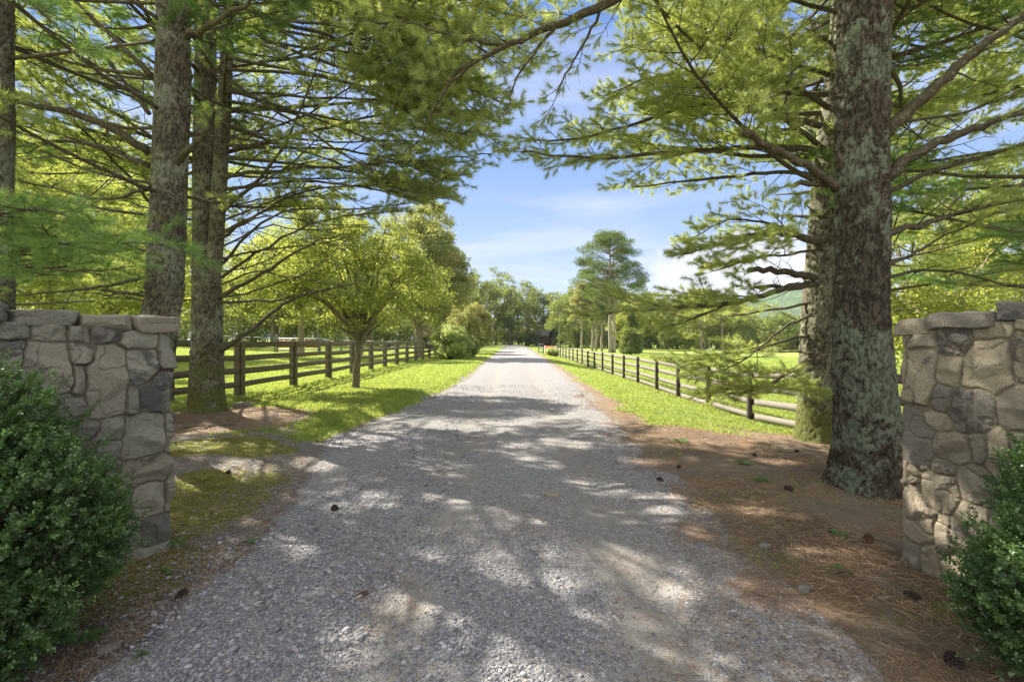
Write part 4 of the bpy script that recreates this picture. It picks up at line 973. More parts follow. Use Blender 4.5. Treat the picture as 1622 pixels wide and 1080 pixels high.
P.branch(pts=poly((1403, 305, 5.0), (1470, 275, 5.1), (1540, 252, 5.2), (1640, 225, 5.3), (1720, 215, 5.4)), r0=.026, bare=.35, fol=.7, dead=.9, **fx)
P.branch(pts=poly((1404, 372, 5.0), (1470, 352, 5.1), (1530, 335, 5.2), (1640, 310, 5.3), (1740, 300, 5.4)), r0=.034, bare=.3, fol=.8, dead=1, **fx)
P.branch(pts=poly((1404, 420, 5.0), (1450, 400, 5.2), (1500, 370, 5.3), (1560, 345, 5.4)), r0=.02, bare=.5, fol=.7, dead=1, **fx)
P.branch(pts=poly((1404, 440, 5.0), (1460, 425, 5.3), (1540, 438, 5.5), (1640, 462, 5.6)), r0=.018, bare=.5, fol=.7, dead=1, **fx)
P.branch(pts=poly((1325, 300, 4.75), (1300, 276, 4.6), (1262, 252, 4.5), (1222, 238, 4.4), (1200, 222, 4.35), (1178, 203, 4.3)), r0=.042, bare=1, dead=.1, **fx)
P.branch(pts=poly((1322, 293, 4.8), (1290, 290, 4.7), (1257, 291, 4.6)), r0=.036, bare=1, dead=.6, **fx)
P.branch(pts=poly((1330, -140, 4.9), (1200, -90, 5.1), (1060, -50, 5.2), (960, 5, 5.3), (880, 42, 5.4), (800, 74, 5.5), (755, 95, 5.6), (715, 130, 5.7)), r0=.10, bare=.42, fol=.85, dead=.2, lat=.8, **fx)
P.branch(pts=poly((755, 95, 5.6), (720, 118, 5.7), (690, 170, 5.8), (670, 215, 5.9)), r0=.028, bare=0.1, fol=.9, lat=.9, **fx)
P.branch(pts=poly((880, 42, 5.4), (850, 80, 5.5), (815, 130, 5.6), (800, 175, 5.7)), r0=.018, bare=0.1, fol=.7, lat=.8, **fx)
P.branch(pts=poly((960, 5, 5.3), (930, 60, 5.5), (900, 110, 5.6), (880, 150, 5.7)), r0=.018, bare=0.1, fol=.7, lat=.8, **fx)
P.branch(pts=poly((800, 74, 5.5), (740, 60, 5.6), (660, 40, 5.7), (580, 30, 5.9)), r0=.025, bare=0.1, fol=.9, lat=1.2, **fx)
auto_whorls(P, tp, 5.0, 14.6, .7, 5, lambda z: 4.8*min(1, (16.5-z)/7)+.3, .04, bare=.4, azs=lambda a, z: z > 6.5 or between(a, R(-60), R(70)), dead=.9)
auto_whorls(P, tp, 3.4, 5.0, .6, 2, lambda z: 3.0, .025, bare=.45, azs=lambda a, z: between(a, R(-40), R(50)), dead=.9)
P.finish(root, M['needle'], 4); world_children(root)

# mossy pine behind it with cut stubs
b = (5.22, 8.0); z = gz(*b)
root = thing('pine_tree', 'mossy rough pine with sawn dead stubs, behind the lichened pine near the right fence', 'tree', (*b, z))
tp = [(b[0], b[1], z-.12), (5.25, 8, .5), (5.28, 8, 1.9), (5.34, 8, 3.2), (5.48, 8, 5), (5.75, 8.05, 7), (5.8, 8.1, 10), (5.8, 8.2, 15.5)]
trunk_mesh('trunk', tp, [.34, .31, .29, .265, .24, .22, .15, .04], M['bark_moss'], root, 12, k=84, amp=.02, flare=.22)
P = Pine(keep_right, 105)
P.branch(pts=poly((1290, 440, 7.8), (1272, 436, 7.7), (1232, 430, 7.5), (1188, 428, 7.3)), r0=.062, bare=1, dead=.9, **fx)
P.branch(pts=poly((1288, 452, 7.8), (1240, 452, 7.6), (1196, 455, 7.4)), r0=.042, bare=1, dead=.9, **fx)
P.branch(pts=poly((1288, 488, 7.8), (1262, 486, 7.7)), r0=.035, bare=1, dead=0, **fx) if False else None
P.branch(pts=poly((1288, 450, 7.8), (1250, 456, 7.5), (1210, 468, 7.3), (1160, 480, 7.1), (1080, 488, 6.9), (1000, 490, 6.8), (930, 500, 6.7)), r0=.055, bare=.25, fol=.85, lat=1.2, dead=.8, **fx)
P.branch(pts=poly((1160, 480, 7.1), (1110, 500, 7.2), (1050, 520, 7.4), (1010, 530, 7.5)), r0=.02, bare=.1, fol=.8, lat=1.25, **fx)
P.branch(pts=poly((1285, 480, 7.9), (1230, 490, 8.2), (1170, 500, 8.5), (1110, 498, 8.8)), r0=.025, bare=.15, fol=.9, lat=.9, **fx)
P.branch(pts=poly((1285, 497, 7.8), (1240, 518, 7.5), (1195, 560, 7.3), (1140, 590, 7.1), (1100, 596, 7.0)), r0=.024, bare=.45, fol=.8, lat=1.25, dead=.5, **fx)
P.branch(pts=poly((1285, 572, 7.8), (1255, 585, 7.5), (1215, 612, 7.2), (1170, 622, 7.0), (1120, 630, 6.9)), r0=.05, bare=.2, fol=1, lat=1.3, dead=.8, **fx)
P.branch(pts=poly((1285, 585, 7.8), (1250, 600, 7.6), (1200, 618, 7.4), (1150, 610, 7.2)), r0=.03, bare=.15, fol=1, lat=1.4, **fx)
P.branch(pts=poly((1285, 530, 7.9), (1240, 540, 7.9), (1180, 560, 8.0), (1110, 570, 8.0), (1065, 575, 8.0)), r0=.025, bare=.3, fol=.8, lat=1.2, **fx)
P.branch(pts=poly((1285, 560, 7.8), (1260, 555, 8.0), (1220, 558, 8.3), (1190, 550, 8.5)), r0=.02, bare=.1, fol=.9, **fx)
P.branch(pts=poly((1300, 384, 7.8), (1250, 372, 7.6), (1215, 368, 7.4), (1175, 375, 7.2), (1130, 388, 7.0), (1085, 402, 6.9)), r0=.055, bare=.18, fol=1, lat=1.25, dead=.8, **fx)
P.branch(pts=poly((1300, 384, 7.8), (1245, 362, 7.9), (1200, 350, 8.0), (1150, 345, 8.1), (1100, 375, 8.2)), r0=.03, bare=.2, fol=1, lat=1.3, dead=.8, **fx)
P.branch(pts=poly((1300, 395, 7.8), (1235, 405, 7.6), (1180, 410, 7.4), (1130, 430, 7.2)), r0=.025, bare=.3, fol=.9, lat=1.25, **fx)
P.branch(pts=poly((1300, 240, 7.9), (1220, 232, 7.6), (1150, 235, 7.4), (1060, 242, 7.2), (960, 252, 7.0), (880, 245, 6.9), (825, 240, 6.9)), r0=.055, bare=.28, fol=1, dead=1, **fx)
P.branch(pts=poly((1300, 200, 7.9), (1200, 175, 7.7), (1100, 160, 7.5), (1000, 200, 7.3), (900, 225, 7.1), (850, 222, 7.0)), r0=.05, bare=.3, fol=1, dead=1, **fx)
P.branch(pts=poly((1310, 150, 7.9), (1240, 150, 7.8), (1160, 120, 7.7), (1060, 110, 7.6), (960, 150, 7.4)), r0=.04, bare=.3, fol=1, dead=1, **fx)
P.branch(pts=poly((1310, 280, 7.9), (1240, 270, 8.1), (1160, 280, 8.3), (1080, 290, 8.5), (1000, 295, 8.6)), r0=.04, bare=.25, fol=1, dead=1, **fx)
P.branch(pts=poly((1310, 60, 7.9), (1200, 60, 8.0), (1080, 50, 8.1), (980, 80, 8.2)), r0=.04, bare=.25, fol=1, dead=1, **fx)
auto_whorls(P, tp, 3.6, 14.6, .55, 5, lambda z: 5.0*min(1, (16.5-z)/7)+.3, .042, bare=.28, azs=lambda a, z: z > 4.8 or between(a, R(20), R(230)), dead=1)
P.finish(root, M['needle'], 5, dens=1.1); world_children(root)

# more pines of the same rows: boughs in view, trunks mostly hidden or out of frame
def row_pine(b, H, r, L, z0, seed, mat, label, keep, nb=5, gap=.8, bare=.3, azs=None, bark='bark_gray', nlen=.09, dens=1.0):
    z = gz(*b); root = thing('pine_tree', label, 'tree', (*b, z))
    tp = [(b[0], b[1], z-.1), (b[0]+.05, b[1], H*.4), (b[0], b[1]+.1, H)]
    trunk_mesh('trunk', tp, [r, r*.75, .03], M[bark], root, seed, k=36, amp=.01, zdetail=6, step=.06)
    P = Pine(keep, seed); auto_whorls(P, tp, z0, H-.6, gap, nb, lambda z: L*min(1, (H+1.2-z)/(H*.5))+.3, .04, bare=bare, azs=azs, dead=.5)
    P.finish(root, mat, seed, nlen, dens); world_children(root)
row_pine((8.6, 6.6), 13, .24, 4.0, 2.3, 201, M['needle_fresh'], 'pine out of frame on the right whose green boughs hang above the tan stone wall', keep_right, bare=.4, nb=4, azs=lambda a, z: between(a, R(60), R(300)))
row_pine((10.6, 13.5), 14, .25, 4.6, 2.4, 202, M['needle_lit'], 'sunlit pine standing farther back behind the tan stone wall', keep_right, bare=.3, nb=4)
row_pine((-8.2, 11.1), 13, .13, 4.0, 2.6, 203, M['needle_lit'], 'slender sunlit pine hidden behind the nearest grey trunk on the left', keep_left, bare=.35, nb=3)
row_pine((-14.3, 13.1), 15, .2, 4.6, 2.6, 204, M['needle_lit'], 'sunlit yellow green pine farthest back in the left row of pines', keep_left, bare=.3, nb=3)
row_pine((-10.6, 14.4), 16, .14, 4.6, 5.6, 205, M['needle_lit'], 'pine with a high crown standing in the pasture behind the nearest left trunk', keep_left, bare=.35, nb=3)

# ------------------------------------------------------------------ broadleaf trees, shrubs and the far wood
def crown_points(rs, lobes, nclump, nleaf, rc, flat=0.7, shell=0.55):
    """clumps spread through the lobes, leaves gathered round each clump; returns leaves, clump centres"""
    vol = np.array([l[3]*l[4]*l[5] for l in lobes])**(2/3); pr = vol/vol.sum()
    li = rs.choice(len(lobes), nclump, p=pr); L = np.array(lobes)[li]
    d = unit(rs.normal(0, 1, (nclump, 3))); r = shell+(1-shell)*rs.random(nclump)**0.6
    C0 = L[:, :3]+d*r[:, None]*L[:, 3:6]
    cs = rc*rs.uniform(0.6, 1.35, nclump); wgt = cs**2; k = rs.choice(nclump, nleaf, p=wgt/wgt.sum())
    q = unit(rs.normal(0, 1, (nleaf, 3)))*(rs.random(nleaf)**0.42)[:, None]
    return C0[k]+q*cs[k][:, None]*np.array([1, 1, flat]), C0, k
def broadleaf(name, label, base, lobes, nclump, nleaf, rc, leaf, mat, bark, tr, fork, seed, flat=.75, shell=.5, asp=.6, limbs=16, lean=(0, 0), r_all=True, up=.35, trunks=None, group=None):
    rs = np.random.default_rng(seed); z = gz(*base); o = np.array([base[0], base[1], z])
    root = thing(name, label, 'tree', tuple(o), 0, group)
    lo = [(a, b_, c, *s) for a, b_, c, *s in lobes]
    Pl, Cc, k = crown_points(rs, lo, nclump, nleaf, rc, flat, shell)
    tint = rs.random(nclump)[k]
    leaves_mesh('crown', Pl, leaf, mat, root, up=up, asp=asp, seed=seed, rnd=np.clip(tint*.6+rs.random(len(Pl))*.4, 0, 1))
    m = MB(); fk = np.array([lean[0], lean[1], fork])
    for tx, ty in (trunks or [(0, 0)]):
        n = 9; t = np.linspace(0, 1, n)[:, None]; Pp = np.array([tx, ty, -.15])*(1-t)+(fk+np.array([tx, ty, 0]))*t+np.concatenate([rs.normal(0, tr*.12, (n, 2)), np.zeros((n, 1))], 1)
        Pp[0, 2] = -.15; m.tube(Pp, np.linspace(tr*1.25, tr*.85, n)*np.array([1.25]+[1]*(n-1)), 12)
    m.build('trunk', bark, root, True, vattr=None)
    m = MB(); pick = rs.choice(nclump, min(limbs, nclump), replace=False)
    ctr = np.mean([l[:3] for l in lo], axis=0)
    for i in pick:
        e = Cc[i]; mid = fk*.45+e*.55+np.array([0, 0, .12*(e[2]-fk[2])]); mid = mid*.8+np.array([ctr[0], ctr[1], mid[2]])*.2
        t = np.linspace(0, 1, 9)[:, None]; s0 = fk-np.array([0, 0, rs.uniform(0, .25)*fork])
        Pb = (1-t)**2*s0+2*t*(1-t)*mid+t*t*e+rs.normal(0, .03, (9, 3))*np.linalg.norm(e-fk)*.3
        r0 = tr*rs.uniform(.3, .6); m.tube(Pb, np.linspace(r0, r0*.12, 9), 5)
        for j in range(3):
            a = Pb[rs.integers(4, 8)]; b_ = Cc[rs.choice(np.argsort(np.linalg.norm(Cc-a, axis=1))[:6])]
            m.tube(np.array([a, a*.5+b_*.5+rs.normal(0, .08, 3), b_]), np.array([.3, .2, .06])*r0, 4)
    m.build('limbs', bark, root, True)
    return root
# small light tree in the left verge
broadleaf('small_tree', 'small yellow green tree with low spreading crown, in front of the dark left fence', (-4.80, 14.3),
          [(-.1, 0, 3.3, 2.5, 2.2, 1.5), (1.5, .2, 3.0, 1.5, 1.5, 1.2), (-1.9, -.2, 3.1, 1.5, 1.5, 1.1), (.3, 0, 4.4, 1.6, 1.6, 1.0)], 330, 42000, .36, .075, M['leaf_small'], M['bark_thin'], .10, 1.65, 31, flat=.6, shell=.25, limbs=38, lean=(.12, 0))
broadleaf('oak_tree', 'broad oak with rusty tinged leaves behind the far end of the dark left fence', (-9.2, 46),
          [(0, 0, 9, 5.2, 5, 4.5), (2.2, -1, 6.8, 3.6, 3, 3.2), (-3.5, 0, 8, 3.5, 3, 3.5), (.5, 0, 12, 3.6, 3.6, 3.2)], 260, 46000, .85, .24, M['leaf_oak'], M['bark_thin'], .32, 3.2, 32, shell=.5, limbs=24)
broadleaf('leafy_tree', 'yellow green tree standing out in the left pasture, seen behind the small tree', (-18.5, 41),
          [(0, 0, 8.2, 4.6, 4.4, 3.8), (-2.6, 0, 6.6, 3.4, 3, 2.4), (2.4, -.6, 10.5, 3.2, 3, 3.2)], 230, 42000, .8, .19, M['leaf_small'], M['bark_thin'], .24, 3.9, 33, shell=.3, limbs=30)
broadleaf('oak_tree', 'dark green tree between the broad rusty oak and the round tan tree', (-12.0, 74),
          [(0, 0, 8, 4, 4, 4.5), (2, 0, 6, 2.6, 3, 3.5)], 150, 24000, 1.0, .30, M['leaf_oak'], M['bark_thin'], .3, 2.5, 34, limbs=12)
broadleaf('round_tree', 'round tan tinged tree overhanging the left grass edge beyond the bright bush', (-5.3, 57),
          [(0, 0, 3.4, 2.9, 2.9, 2.7), (1.2, -.5, 2.6, 2.0, 2, 1.9)], 150, 22000, .55, .20, M['leaf_tan'], M['bark_thin'], .13, 1.3, 35, shell=.6, limbs=12)
def shrub(label, base, R_, H, n, leaf, mat, seed, name='shrub', rc=.3, asp=.5, cat='bush'):
    rs = np.random.default_rng(seed); z = gz(*base); root = thing(name, label, cat, (*base, z))
    lobes = [(0, 0, H*.45, R_*.85, R_*.85, H*.45)]+[(math.cos(a)*R_*.42, math.sin(a)*R_*.42, H*rs.uniform(.3, .55), R_*.55, R_*.55, H*.38) for a in rs.uniform(0, 6.28, 6)]
    Pl, Cc, k = crown_points(rs, lobes, 130, n, rc, .9, .6); Pl = Pl[Pl[:, 2] > 0]; 
    leaves_mesh('foliage', Pl, leaf, mat, root, up=.5, asp=asp, seed=seed)
    # shoots that stick out of the top and sides
    m = MB(); tip = []
    for i in range(60):
        a = rs.uniform(0, 6.28); e = rs.uniform(.3, 1.4); d = np.array([math.cos(a)*math.cos(e)*R_, math.sin(a)*math.cos(e)*R_, math.sin(e)*H*.95+.1])
        P0 = np.array([rs.normal(0, .08), rs.normal(0, .08), 0.0]); t = np.linspace(0, 1, 6)[:, None]; Pp = P0+d*t*rs.uniform(.85, 1.15)+np.array([0, 0, .12*H])*np.sin(t*math.pi)
        m.tube(Pp, np.linspace(.02, .005, 6), 4)
        for q in np.linspace(.6, 1, 14): tip.append(P0*0+np.array([np.interp(q, t[:, 0], Pp[:, c]) for c in range(3)])+rs.normal(0, leaf*.5, 3))
    leaves_mesh('shoots', np.array(tip), leaf*1.1, mat, root, up=.8, asp=asp, seed=seed+1)
    m.build('stems', M['bark_thin'], root, True); return root
shrub('bright green shrub with loose upright shoots, at the far end of the dark left fence', (-5.0, 38), 1.95, 3.1, 20000, .15, M['leaf_bush'], 41)
shrub('darker green shrub tucked behind the bright bush, left of the drive', (-4.5, 44), 1.5, 2.2, 9000, .16, M['leaf_far'], 42)
shrub('low green bush at the foot of the orange gate, right of the drive', (5.3, 62), 1.0, 1.0, 4000, .16, M['leaf_bush'], 43, rc=.2)

# the tall pine and its neighbours beyond the right fence
def tall_pine(label, base, H, crown0, Rc, nclump, nleaf, leaf, seed, trunks, tr, mat=None, dead=True, group=None):
    rs = np.random.default_rng(seed); z = gz(*base); root = thing('tall_pine', label, 'tree', (*base, z), 0, group)
    hh = rs.uniform(0, 1, nclump)**.85; prof = np.interp(hh, [0, .25, .5, .75, .92, 1], [.55, 1, .8, .78, .5, .2])
    a = rs.uniform(0, 6.28, nclump); r = Rc*prof*rs.uniform(.45, 1.05, nclump)
    C0 = np.stack([np.cos(a)*r, np.sin(a)*r, crown0+(H-crown0)*hh], 1)
    cs = Rc*.2*rs.uniform(.6, 1.4, nclump); k = rs.choice(nclump, nleaf, p=cs**2/(cs**2).sum())
    q = unit(rs.normal(0, 1, (nleaf, 3)))*(rs.random(nleaf)**.4)[:, None]
    leaves_mesh('crown', C0[k]+q*cs[k][:, None]*np.array([1, 1, .42]), leaf, mat or M['needle_far'], root, up=.3, asp=.3, seed=seed, rnd=np.clip(rs.random(nclump)[k]*.6+rs.random(nleaf)*.4, 0, 1))
    m = MB(); n = 12; t = np.linspace(0, 1, n)
    for tx, ty, hf in trunks:
        m.tube(np.stack([tx+rs.normal(0, .06, n), ty+rs.normal(0, .06, n), -.2+(H*hf)*t], 1), tr*(1-.75*t), 10)
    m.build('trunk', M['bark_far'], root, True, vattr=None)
    m = MB()
    for i in range(nclump):
        b0 = np.array([trunks[0][0], trunks[0][1], max(C0[i][2]-abs(r[i])*.45, crown0*.7)])
        m.tube(np.array([b0, b0*.45+C0[i]*.55-np.array([0, 0, .2]), C0[i]]), np.array([.25, .16, .05])*tr, 4)
    m.build('limbs', M['bark_far'], root, True); return root
tall_pine('tallest pine with bare double trunk and rounded cloudy crown, beyond the right fence', (17.8, 85), 21.6, 9.5, 6.6, 140, 42000, .30, 51, [(0, 0, .93), (.75, .1, .8)], .36)
tall_pine('leftmost of the thin trunked pines left of the tallest pine', (14.2, 95), 13.5, 6.3, 4.2, 60, 14000, .32, 52, [(0, 0, .9)], .24, M['leaf_tan'])
tall_pine('thin trunked pine in the middle of the clump left of the tallest pine', (16.9, 98), 15, 7, 4.2, 60, 14000, .32, 53, [(0, 0, .9), (.9, .5, .8)], .26)
tall_pine('thin trunked pine nearest the left side of the tallest pine', (18.4, 96), 14, 6.4, 4, 60, 12000, .32, 54, [(0, 0, .9)], .26)
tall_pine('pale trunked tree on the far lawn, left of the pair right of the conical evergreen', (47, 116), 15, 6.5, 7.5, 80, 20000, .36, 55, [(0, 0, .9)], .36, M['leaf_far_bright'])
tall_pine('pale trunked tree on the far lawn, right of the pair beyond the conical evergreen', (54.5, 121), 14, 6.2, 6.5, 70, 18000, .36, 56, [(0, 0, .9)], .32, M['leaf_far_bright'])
def conical(label, base, H, R_, n, leaf, seed, mat):
    rs = np.random.default_rng(seed); z = gz(*base); root = thing('conical_tree', label, 'tree', (*base, z))
    h = rs.random(n)**1.1; a = rs.uniform(0, 6.28, n); cl = .8+.35*vnoise(a*2.2, h*9, 0, seed); rr = R_*(1-h)**.6*cl*np.sqrt(rs.uniform(.25, 1, n))*(1-.35*np.exp(-h/.03))
    leaves_mesh('crown', np.stack([np.cos(a)*rr, np.sin(a)*rr, .15+h*(H-.15)], 1), leaf, mat, root, seed=seed, up=.3)
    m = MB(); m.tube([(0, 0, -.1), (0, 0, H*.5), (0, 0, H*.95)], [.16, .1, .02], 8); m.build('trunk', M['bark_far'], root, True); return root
conical('dense conical evergreen tree right beside the tallest pine behind the right fence', (19.1, 75), 7.3, 2.1, 16000, .24, 57, M['leaf_far'])
broadleaf('round_tree', 'small round tree on the far lawn under the light crowns', (37.5, 112), [(0, 0, 3.2, 2.6, 2.6, 2.0)], 50, 6000, .7, .3, M['leaf_far'], M['bark_far'], .14, 1.6, 58, limbs=6)
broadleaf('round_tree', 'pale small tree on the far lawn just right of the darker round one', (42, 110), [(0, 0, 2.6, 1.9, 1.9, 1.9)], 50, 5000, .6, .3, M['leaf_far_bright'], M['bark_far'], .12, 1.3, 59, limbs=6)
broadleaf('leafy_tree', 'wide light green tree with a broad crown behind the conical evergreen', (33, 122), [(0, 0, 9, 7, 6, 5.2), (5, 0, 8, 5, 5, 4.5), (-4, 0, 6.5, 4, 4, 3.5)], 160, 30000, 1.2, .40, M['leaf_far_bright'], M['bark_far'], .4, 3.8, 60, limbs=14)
broadleaf('leafy_tree', 'dark topped tree rising behind the two pale trunks on the far lawn', (57, 138), [(0, 0, 11, 5, 5, 5.5), (4.5, 0, 9, 4, 4, 4)], 120, 20000, 1.4, .45, M['leaf_far'], M['bark_far'], .4, 4, 61, limbs=10)
# bright trees seen through the left pines, and behind the right wall
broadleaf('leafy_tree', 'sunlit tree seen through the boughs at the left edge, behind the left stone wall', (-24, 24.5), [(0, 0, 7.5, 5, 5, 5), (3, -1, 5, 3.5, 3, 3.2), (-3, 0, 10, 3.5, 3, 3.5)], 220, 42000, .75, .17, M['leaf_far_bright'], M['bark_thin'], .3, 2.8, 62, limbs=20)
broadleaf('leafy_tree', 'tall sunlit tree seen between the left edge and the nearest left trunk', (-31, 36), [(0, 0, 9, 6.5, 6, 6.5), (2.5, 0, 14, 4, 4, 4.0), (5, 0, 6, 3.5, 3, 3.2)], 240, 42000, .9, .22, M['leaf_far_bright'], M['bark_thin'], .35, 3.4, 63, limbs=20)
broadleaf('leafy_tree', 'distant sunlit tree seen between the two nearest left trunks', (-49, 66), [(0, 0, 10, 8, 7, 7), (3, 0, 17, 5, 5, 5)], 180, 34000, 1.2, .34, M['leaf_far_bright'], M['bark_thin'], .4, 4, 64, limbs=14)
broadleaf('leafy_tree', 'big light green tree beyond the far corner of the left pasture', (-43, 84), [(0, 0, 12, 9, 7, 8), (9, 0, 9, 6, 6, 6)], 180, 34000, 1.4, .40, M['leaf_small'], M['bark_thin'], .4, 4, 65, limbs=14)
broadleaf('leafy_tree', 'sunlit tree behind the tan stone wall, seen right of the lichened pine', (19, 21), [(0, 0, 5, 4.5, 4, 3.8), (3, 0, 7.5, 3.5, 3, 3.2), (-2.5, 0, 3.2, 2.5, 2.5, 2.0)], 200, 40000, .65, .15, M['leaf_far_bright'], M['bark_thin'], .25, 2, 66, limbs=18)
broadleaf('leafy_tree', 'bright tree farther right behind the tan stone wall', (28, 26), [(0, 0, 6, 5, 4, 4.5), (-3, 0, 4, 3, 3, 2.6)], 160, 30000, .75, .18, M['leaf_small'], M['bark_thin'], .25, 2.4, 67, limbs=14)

def distant_wood():
    rs = np.random.default_rng(77); PL = []; RN = []; SZ = []; m = MB()
    sk = ([-400, 0, 300, 500, 690, 740, 770, 800, 850, 880, 920, 950, 1040, 1100, 1180, 1280, 1400, 1700, 2100], [440, 440, 440, 430, 405, 422, 434, 442, 454, 458, 452, 445, 462, 466, 496, 500, 500, 490, 480])
    def put(x, y, H, wd, n):
        z = gz(x, y); k = 46; conif = rs.random() < .35
        d = unit(rs.normal(0, 1, (k, 3))); C0 = np.array([x, y, z+H*.52])+d*rs.uniform(.45, 1, (k, 1))*np.array([wd*(.75 if conif else 1), wd, H*.47])
        cs = wd*rs.uniform(.2, .45, k); j = rs.choice(k, n, p=cs**2/(cs**2).sum())
        q = unit(rs.normal(0, 1, (n, 3)))*(rs.random(n)**.4)[:, None]
        PL.append(C0[j]+q*cs[j][:, None]*np.array([1, 1, .7])); RN.append(np.clip(rs.normal(.45, .22)+rs.normal(0, .12, k)[j]+rs.normal(0, .1, n), 0, 1)); SZ.append(np.full(n, .18+.0026*y))
        m.tube(np.array([(x, y, z-.3), (x+rs.normal(0, .3), y, z+H*.4), (x+rs.normal(0, .4), y, z+H*.85)]), np.array([.32, .26, .08])*H/16, 6)
    for row, Y0 in enumerate((148, 162, 178, 196)):
        x = -60
        while x < 190:
            y = Y0+rs.normal(0, 4)-(18 if x > 45 else 0)-(18 if x < -12 else 0); px = 811+F*x/y
            if abs(px-862) < 9 and y < 176 or (row == 0 and -5 < x < 7): x += 5; continue
            H = (1.6-gz(x, y))+(540-np.interp(px, *sk))/F*y; H *= rs.uniform(.92, 1.13); put(x, y, H, rs.uniform(4.2, 6.4), 3800); x += rs.uniform(4.5, 7.5)
    for row, Y0 in enumerate((92, 104, 118)):
        x = -170
        while x < -14-row*2:
            y = Y0+rs.normal(0, 3); px = 811+F*x/y; H = 1.6+(540-np.interp(px, *sk))/F*y; H *= rs.uniform(.9, 1.2); put(x, y, H, rs.uniform(4.4, 6.8), 3400 if px > 100 else 900); x += rs.uniform(4.5, 8)
    # undergrowth along the wood edge
    for x in np.arange(-150, 185, 2.6):
        y = 88+rs.normal(0, 1.5) if x < -16 else (rs.normal(142, 3) if (x < -5 or x > 17) else rs.normal(172, 3))
        if x > 35: y = rs.normal(150, 3)
        n = 620; q = unit(rs.normal(0, 1, (n, 3)))*(rs.random(n)**.4)[:, None]; PL.append(np.array([x, y, gz(x, y)+2.6])+q*np.array([2.6, 2.0, 3.2])); RN.append(np.clip(rs.normal(.12, .1, n), 0, 1)); SZ.append(np.full(n, .18+.0026*y))
    for x in np.arange(-260, 230, 3.2):
        y = 128+rs.normal(0, 2) if x < -20 else 212+rs.normal(0, 3)
        n = 420; q = unit(rs.normal(0, 1, (n, 3)))*(rs.random(n)**.4)[:, None]; PL.append(np.array([x, y, gz(x, y)+4.2])+q*np.array([3.4, 2.0, 4.8])); RN.append(np.clip(rs.normal(.12, .1, n), 0, 1)); SZ.append(np.full(n, .35+.003*y))
    PL = np.vstack(PL); RN = np.concatenate(RN); SZ = np.concatenate(SZ)
    o = leaves_mesh('distant_wood', PL, SZ, M['leaf_far'], None, rnd=RN, seed=78, up=.3)
    tag(o, kind='stuff'); tag(o, 'mixed green wood closing the view beyond the pastures and the end of the drive', 'wood')
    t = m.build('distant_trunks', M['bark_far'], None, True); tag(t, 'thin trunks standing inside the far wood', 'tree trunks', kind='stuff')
distant_wood()

# ------------------------------------------------------------------ boxwood bushes by the walls
def boxwood(label, base, lobes, n_sprig, seed):
    rs = np.random.default_rng(seed); z = gz(*base); root = thing('boxwood_bush', label, 'bush', (*base, z))
    L = np.array(lobes); wv = (L[:, 3]*L[:, 4]*L[:, 5])**(2/3); k = rs.choice(len(L), n_sprig, p=wv/wv.sum())
    d = unit(rs.normal(0, 1, (n_sprig, 3))); r = rs.uniform(.62, 1.0, n_sprig)**.7
    lump = .72+.52*fbm(d[:, 0]*3.4+k*5, d[:, 1]*3.4, d[:, 2]*3.4, seed, 4)+np.where(rs.random(n_sprig) < .10, rs.uniform(0, .24, n_sprig), 0)
    C0 = L[k, :3]+d*(r*lump)[:, None]*L[k, 3:6]
    ok = C0[:, 2] > .03
    # drop sprigs buried deep inside other lobes
    for q in range(len(L)):
        ok &= ~((k != q) & ((((C0-L[q, :3])/L[q, 3:6])**2).sum(1) < .30))
    C0, d, k = C0[ok], d[ok], k[ok]; n = len(C0)
    dr = unit(d*L[k, 3:6].mean()+rs.normal(0, .42, (n, 3))+np.array([0, 0, .45])); ln = rs.uniform(.07, .15, n)
    A = C0; B = C0+dr*ln[:, None]; V, Fq = sticks(A-dr*.05, B, np.full(n, .0016), np.full(n, .0009))
    m = MB(); m.add(V, Fq)
    for i in range(70):
        j = rs.integers(n); p1 = C0[j]; t = np.linspace(0, 1, 6)[:, None]; p0 = np.array([rs.normal(0, .07), rs.normal(0, .07), 0])
        m.tube((1-t)*p0+t*p1+rs.normal(0, .012, (6, 3)), np.linspace(.014, .003, 6), 4)
    m.build('stems', M['branch'], root, True)
    m2 = 13; idx = np.repeat(np.arange(n), m2*2); j = np.tile(np.repeat(np.arange(m2), 2), n); sg = np.tile([1, -1], n*m2)
    t = (j+.6)/m2; u = unit(np.cross(dr, rs.normal(0, 1, (n, 3)))); v = np.cross(dr, u)
    ang = j*1.57+rs.normal(0, .2, len(j)); side = (np.cos(ang)[:, None]*u[idx]+np.sin(ang)[:, None]*v[idx])*sg[:, None]
    P0 = A[idx]+(B-A)[idx]*t[:, None]; s = .026*rs.uniform(.7, 1.2, len(idx))*(1-.35*t)
    D = unit(side*.9+dr[idx]*.55)
    ctr = P0+D*s[:, None]*.55
    fresh = (t > .72) & (rs.random(n)[idx] < .5)
    leaves_mesh('foliage', ctr, s, M['boxwood'], root, asp=.62, fold=.25, seed=seed, D=D, up=.6, rnd=np.where(fresh, rs.uniform(.8, 1, len(t)), rs.uniform(0, .75, len(t))))
    return root
boxwood('large dark green boxwood bush at the lower left in front of the grey stone wall', (-2.70, 2.15),
        [(-.05, .05, .62, .62, .58, .62), (-.18, .15, 1.02, .50, .48, .50), (.28, .12, .72, .38, .40, .38), (.12, -.10, .36, .52, .48, .38), (.22, .35, .50, .35, .3, .3)], 6200, 301)
boxwood('dark green boxwood bush at the lower right in front of the tan stone wall', (2.66, 2.02),
        [(0, 0, .45, .50, .48, .46), (.22, .15, .80, .42, .40, .42), (-.20, .05, .42, .34, .34, .32), (.30, -.1, 1.0, .3, .3, .3)], 4200, 302)

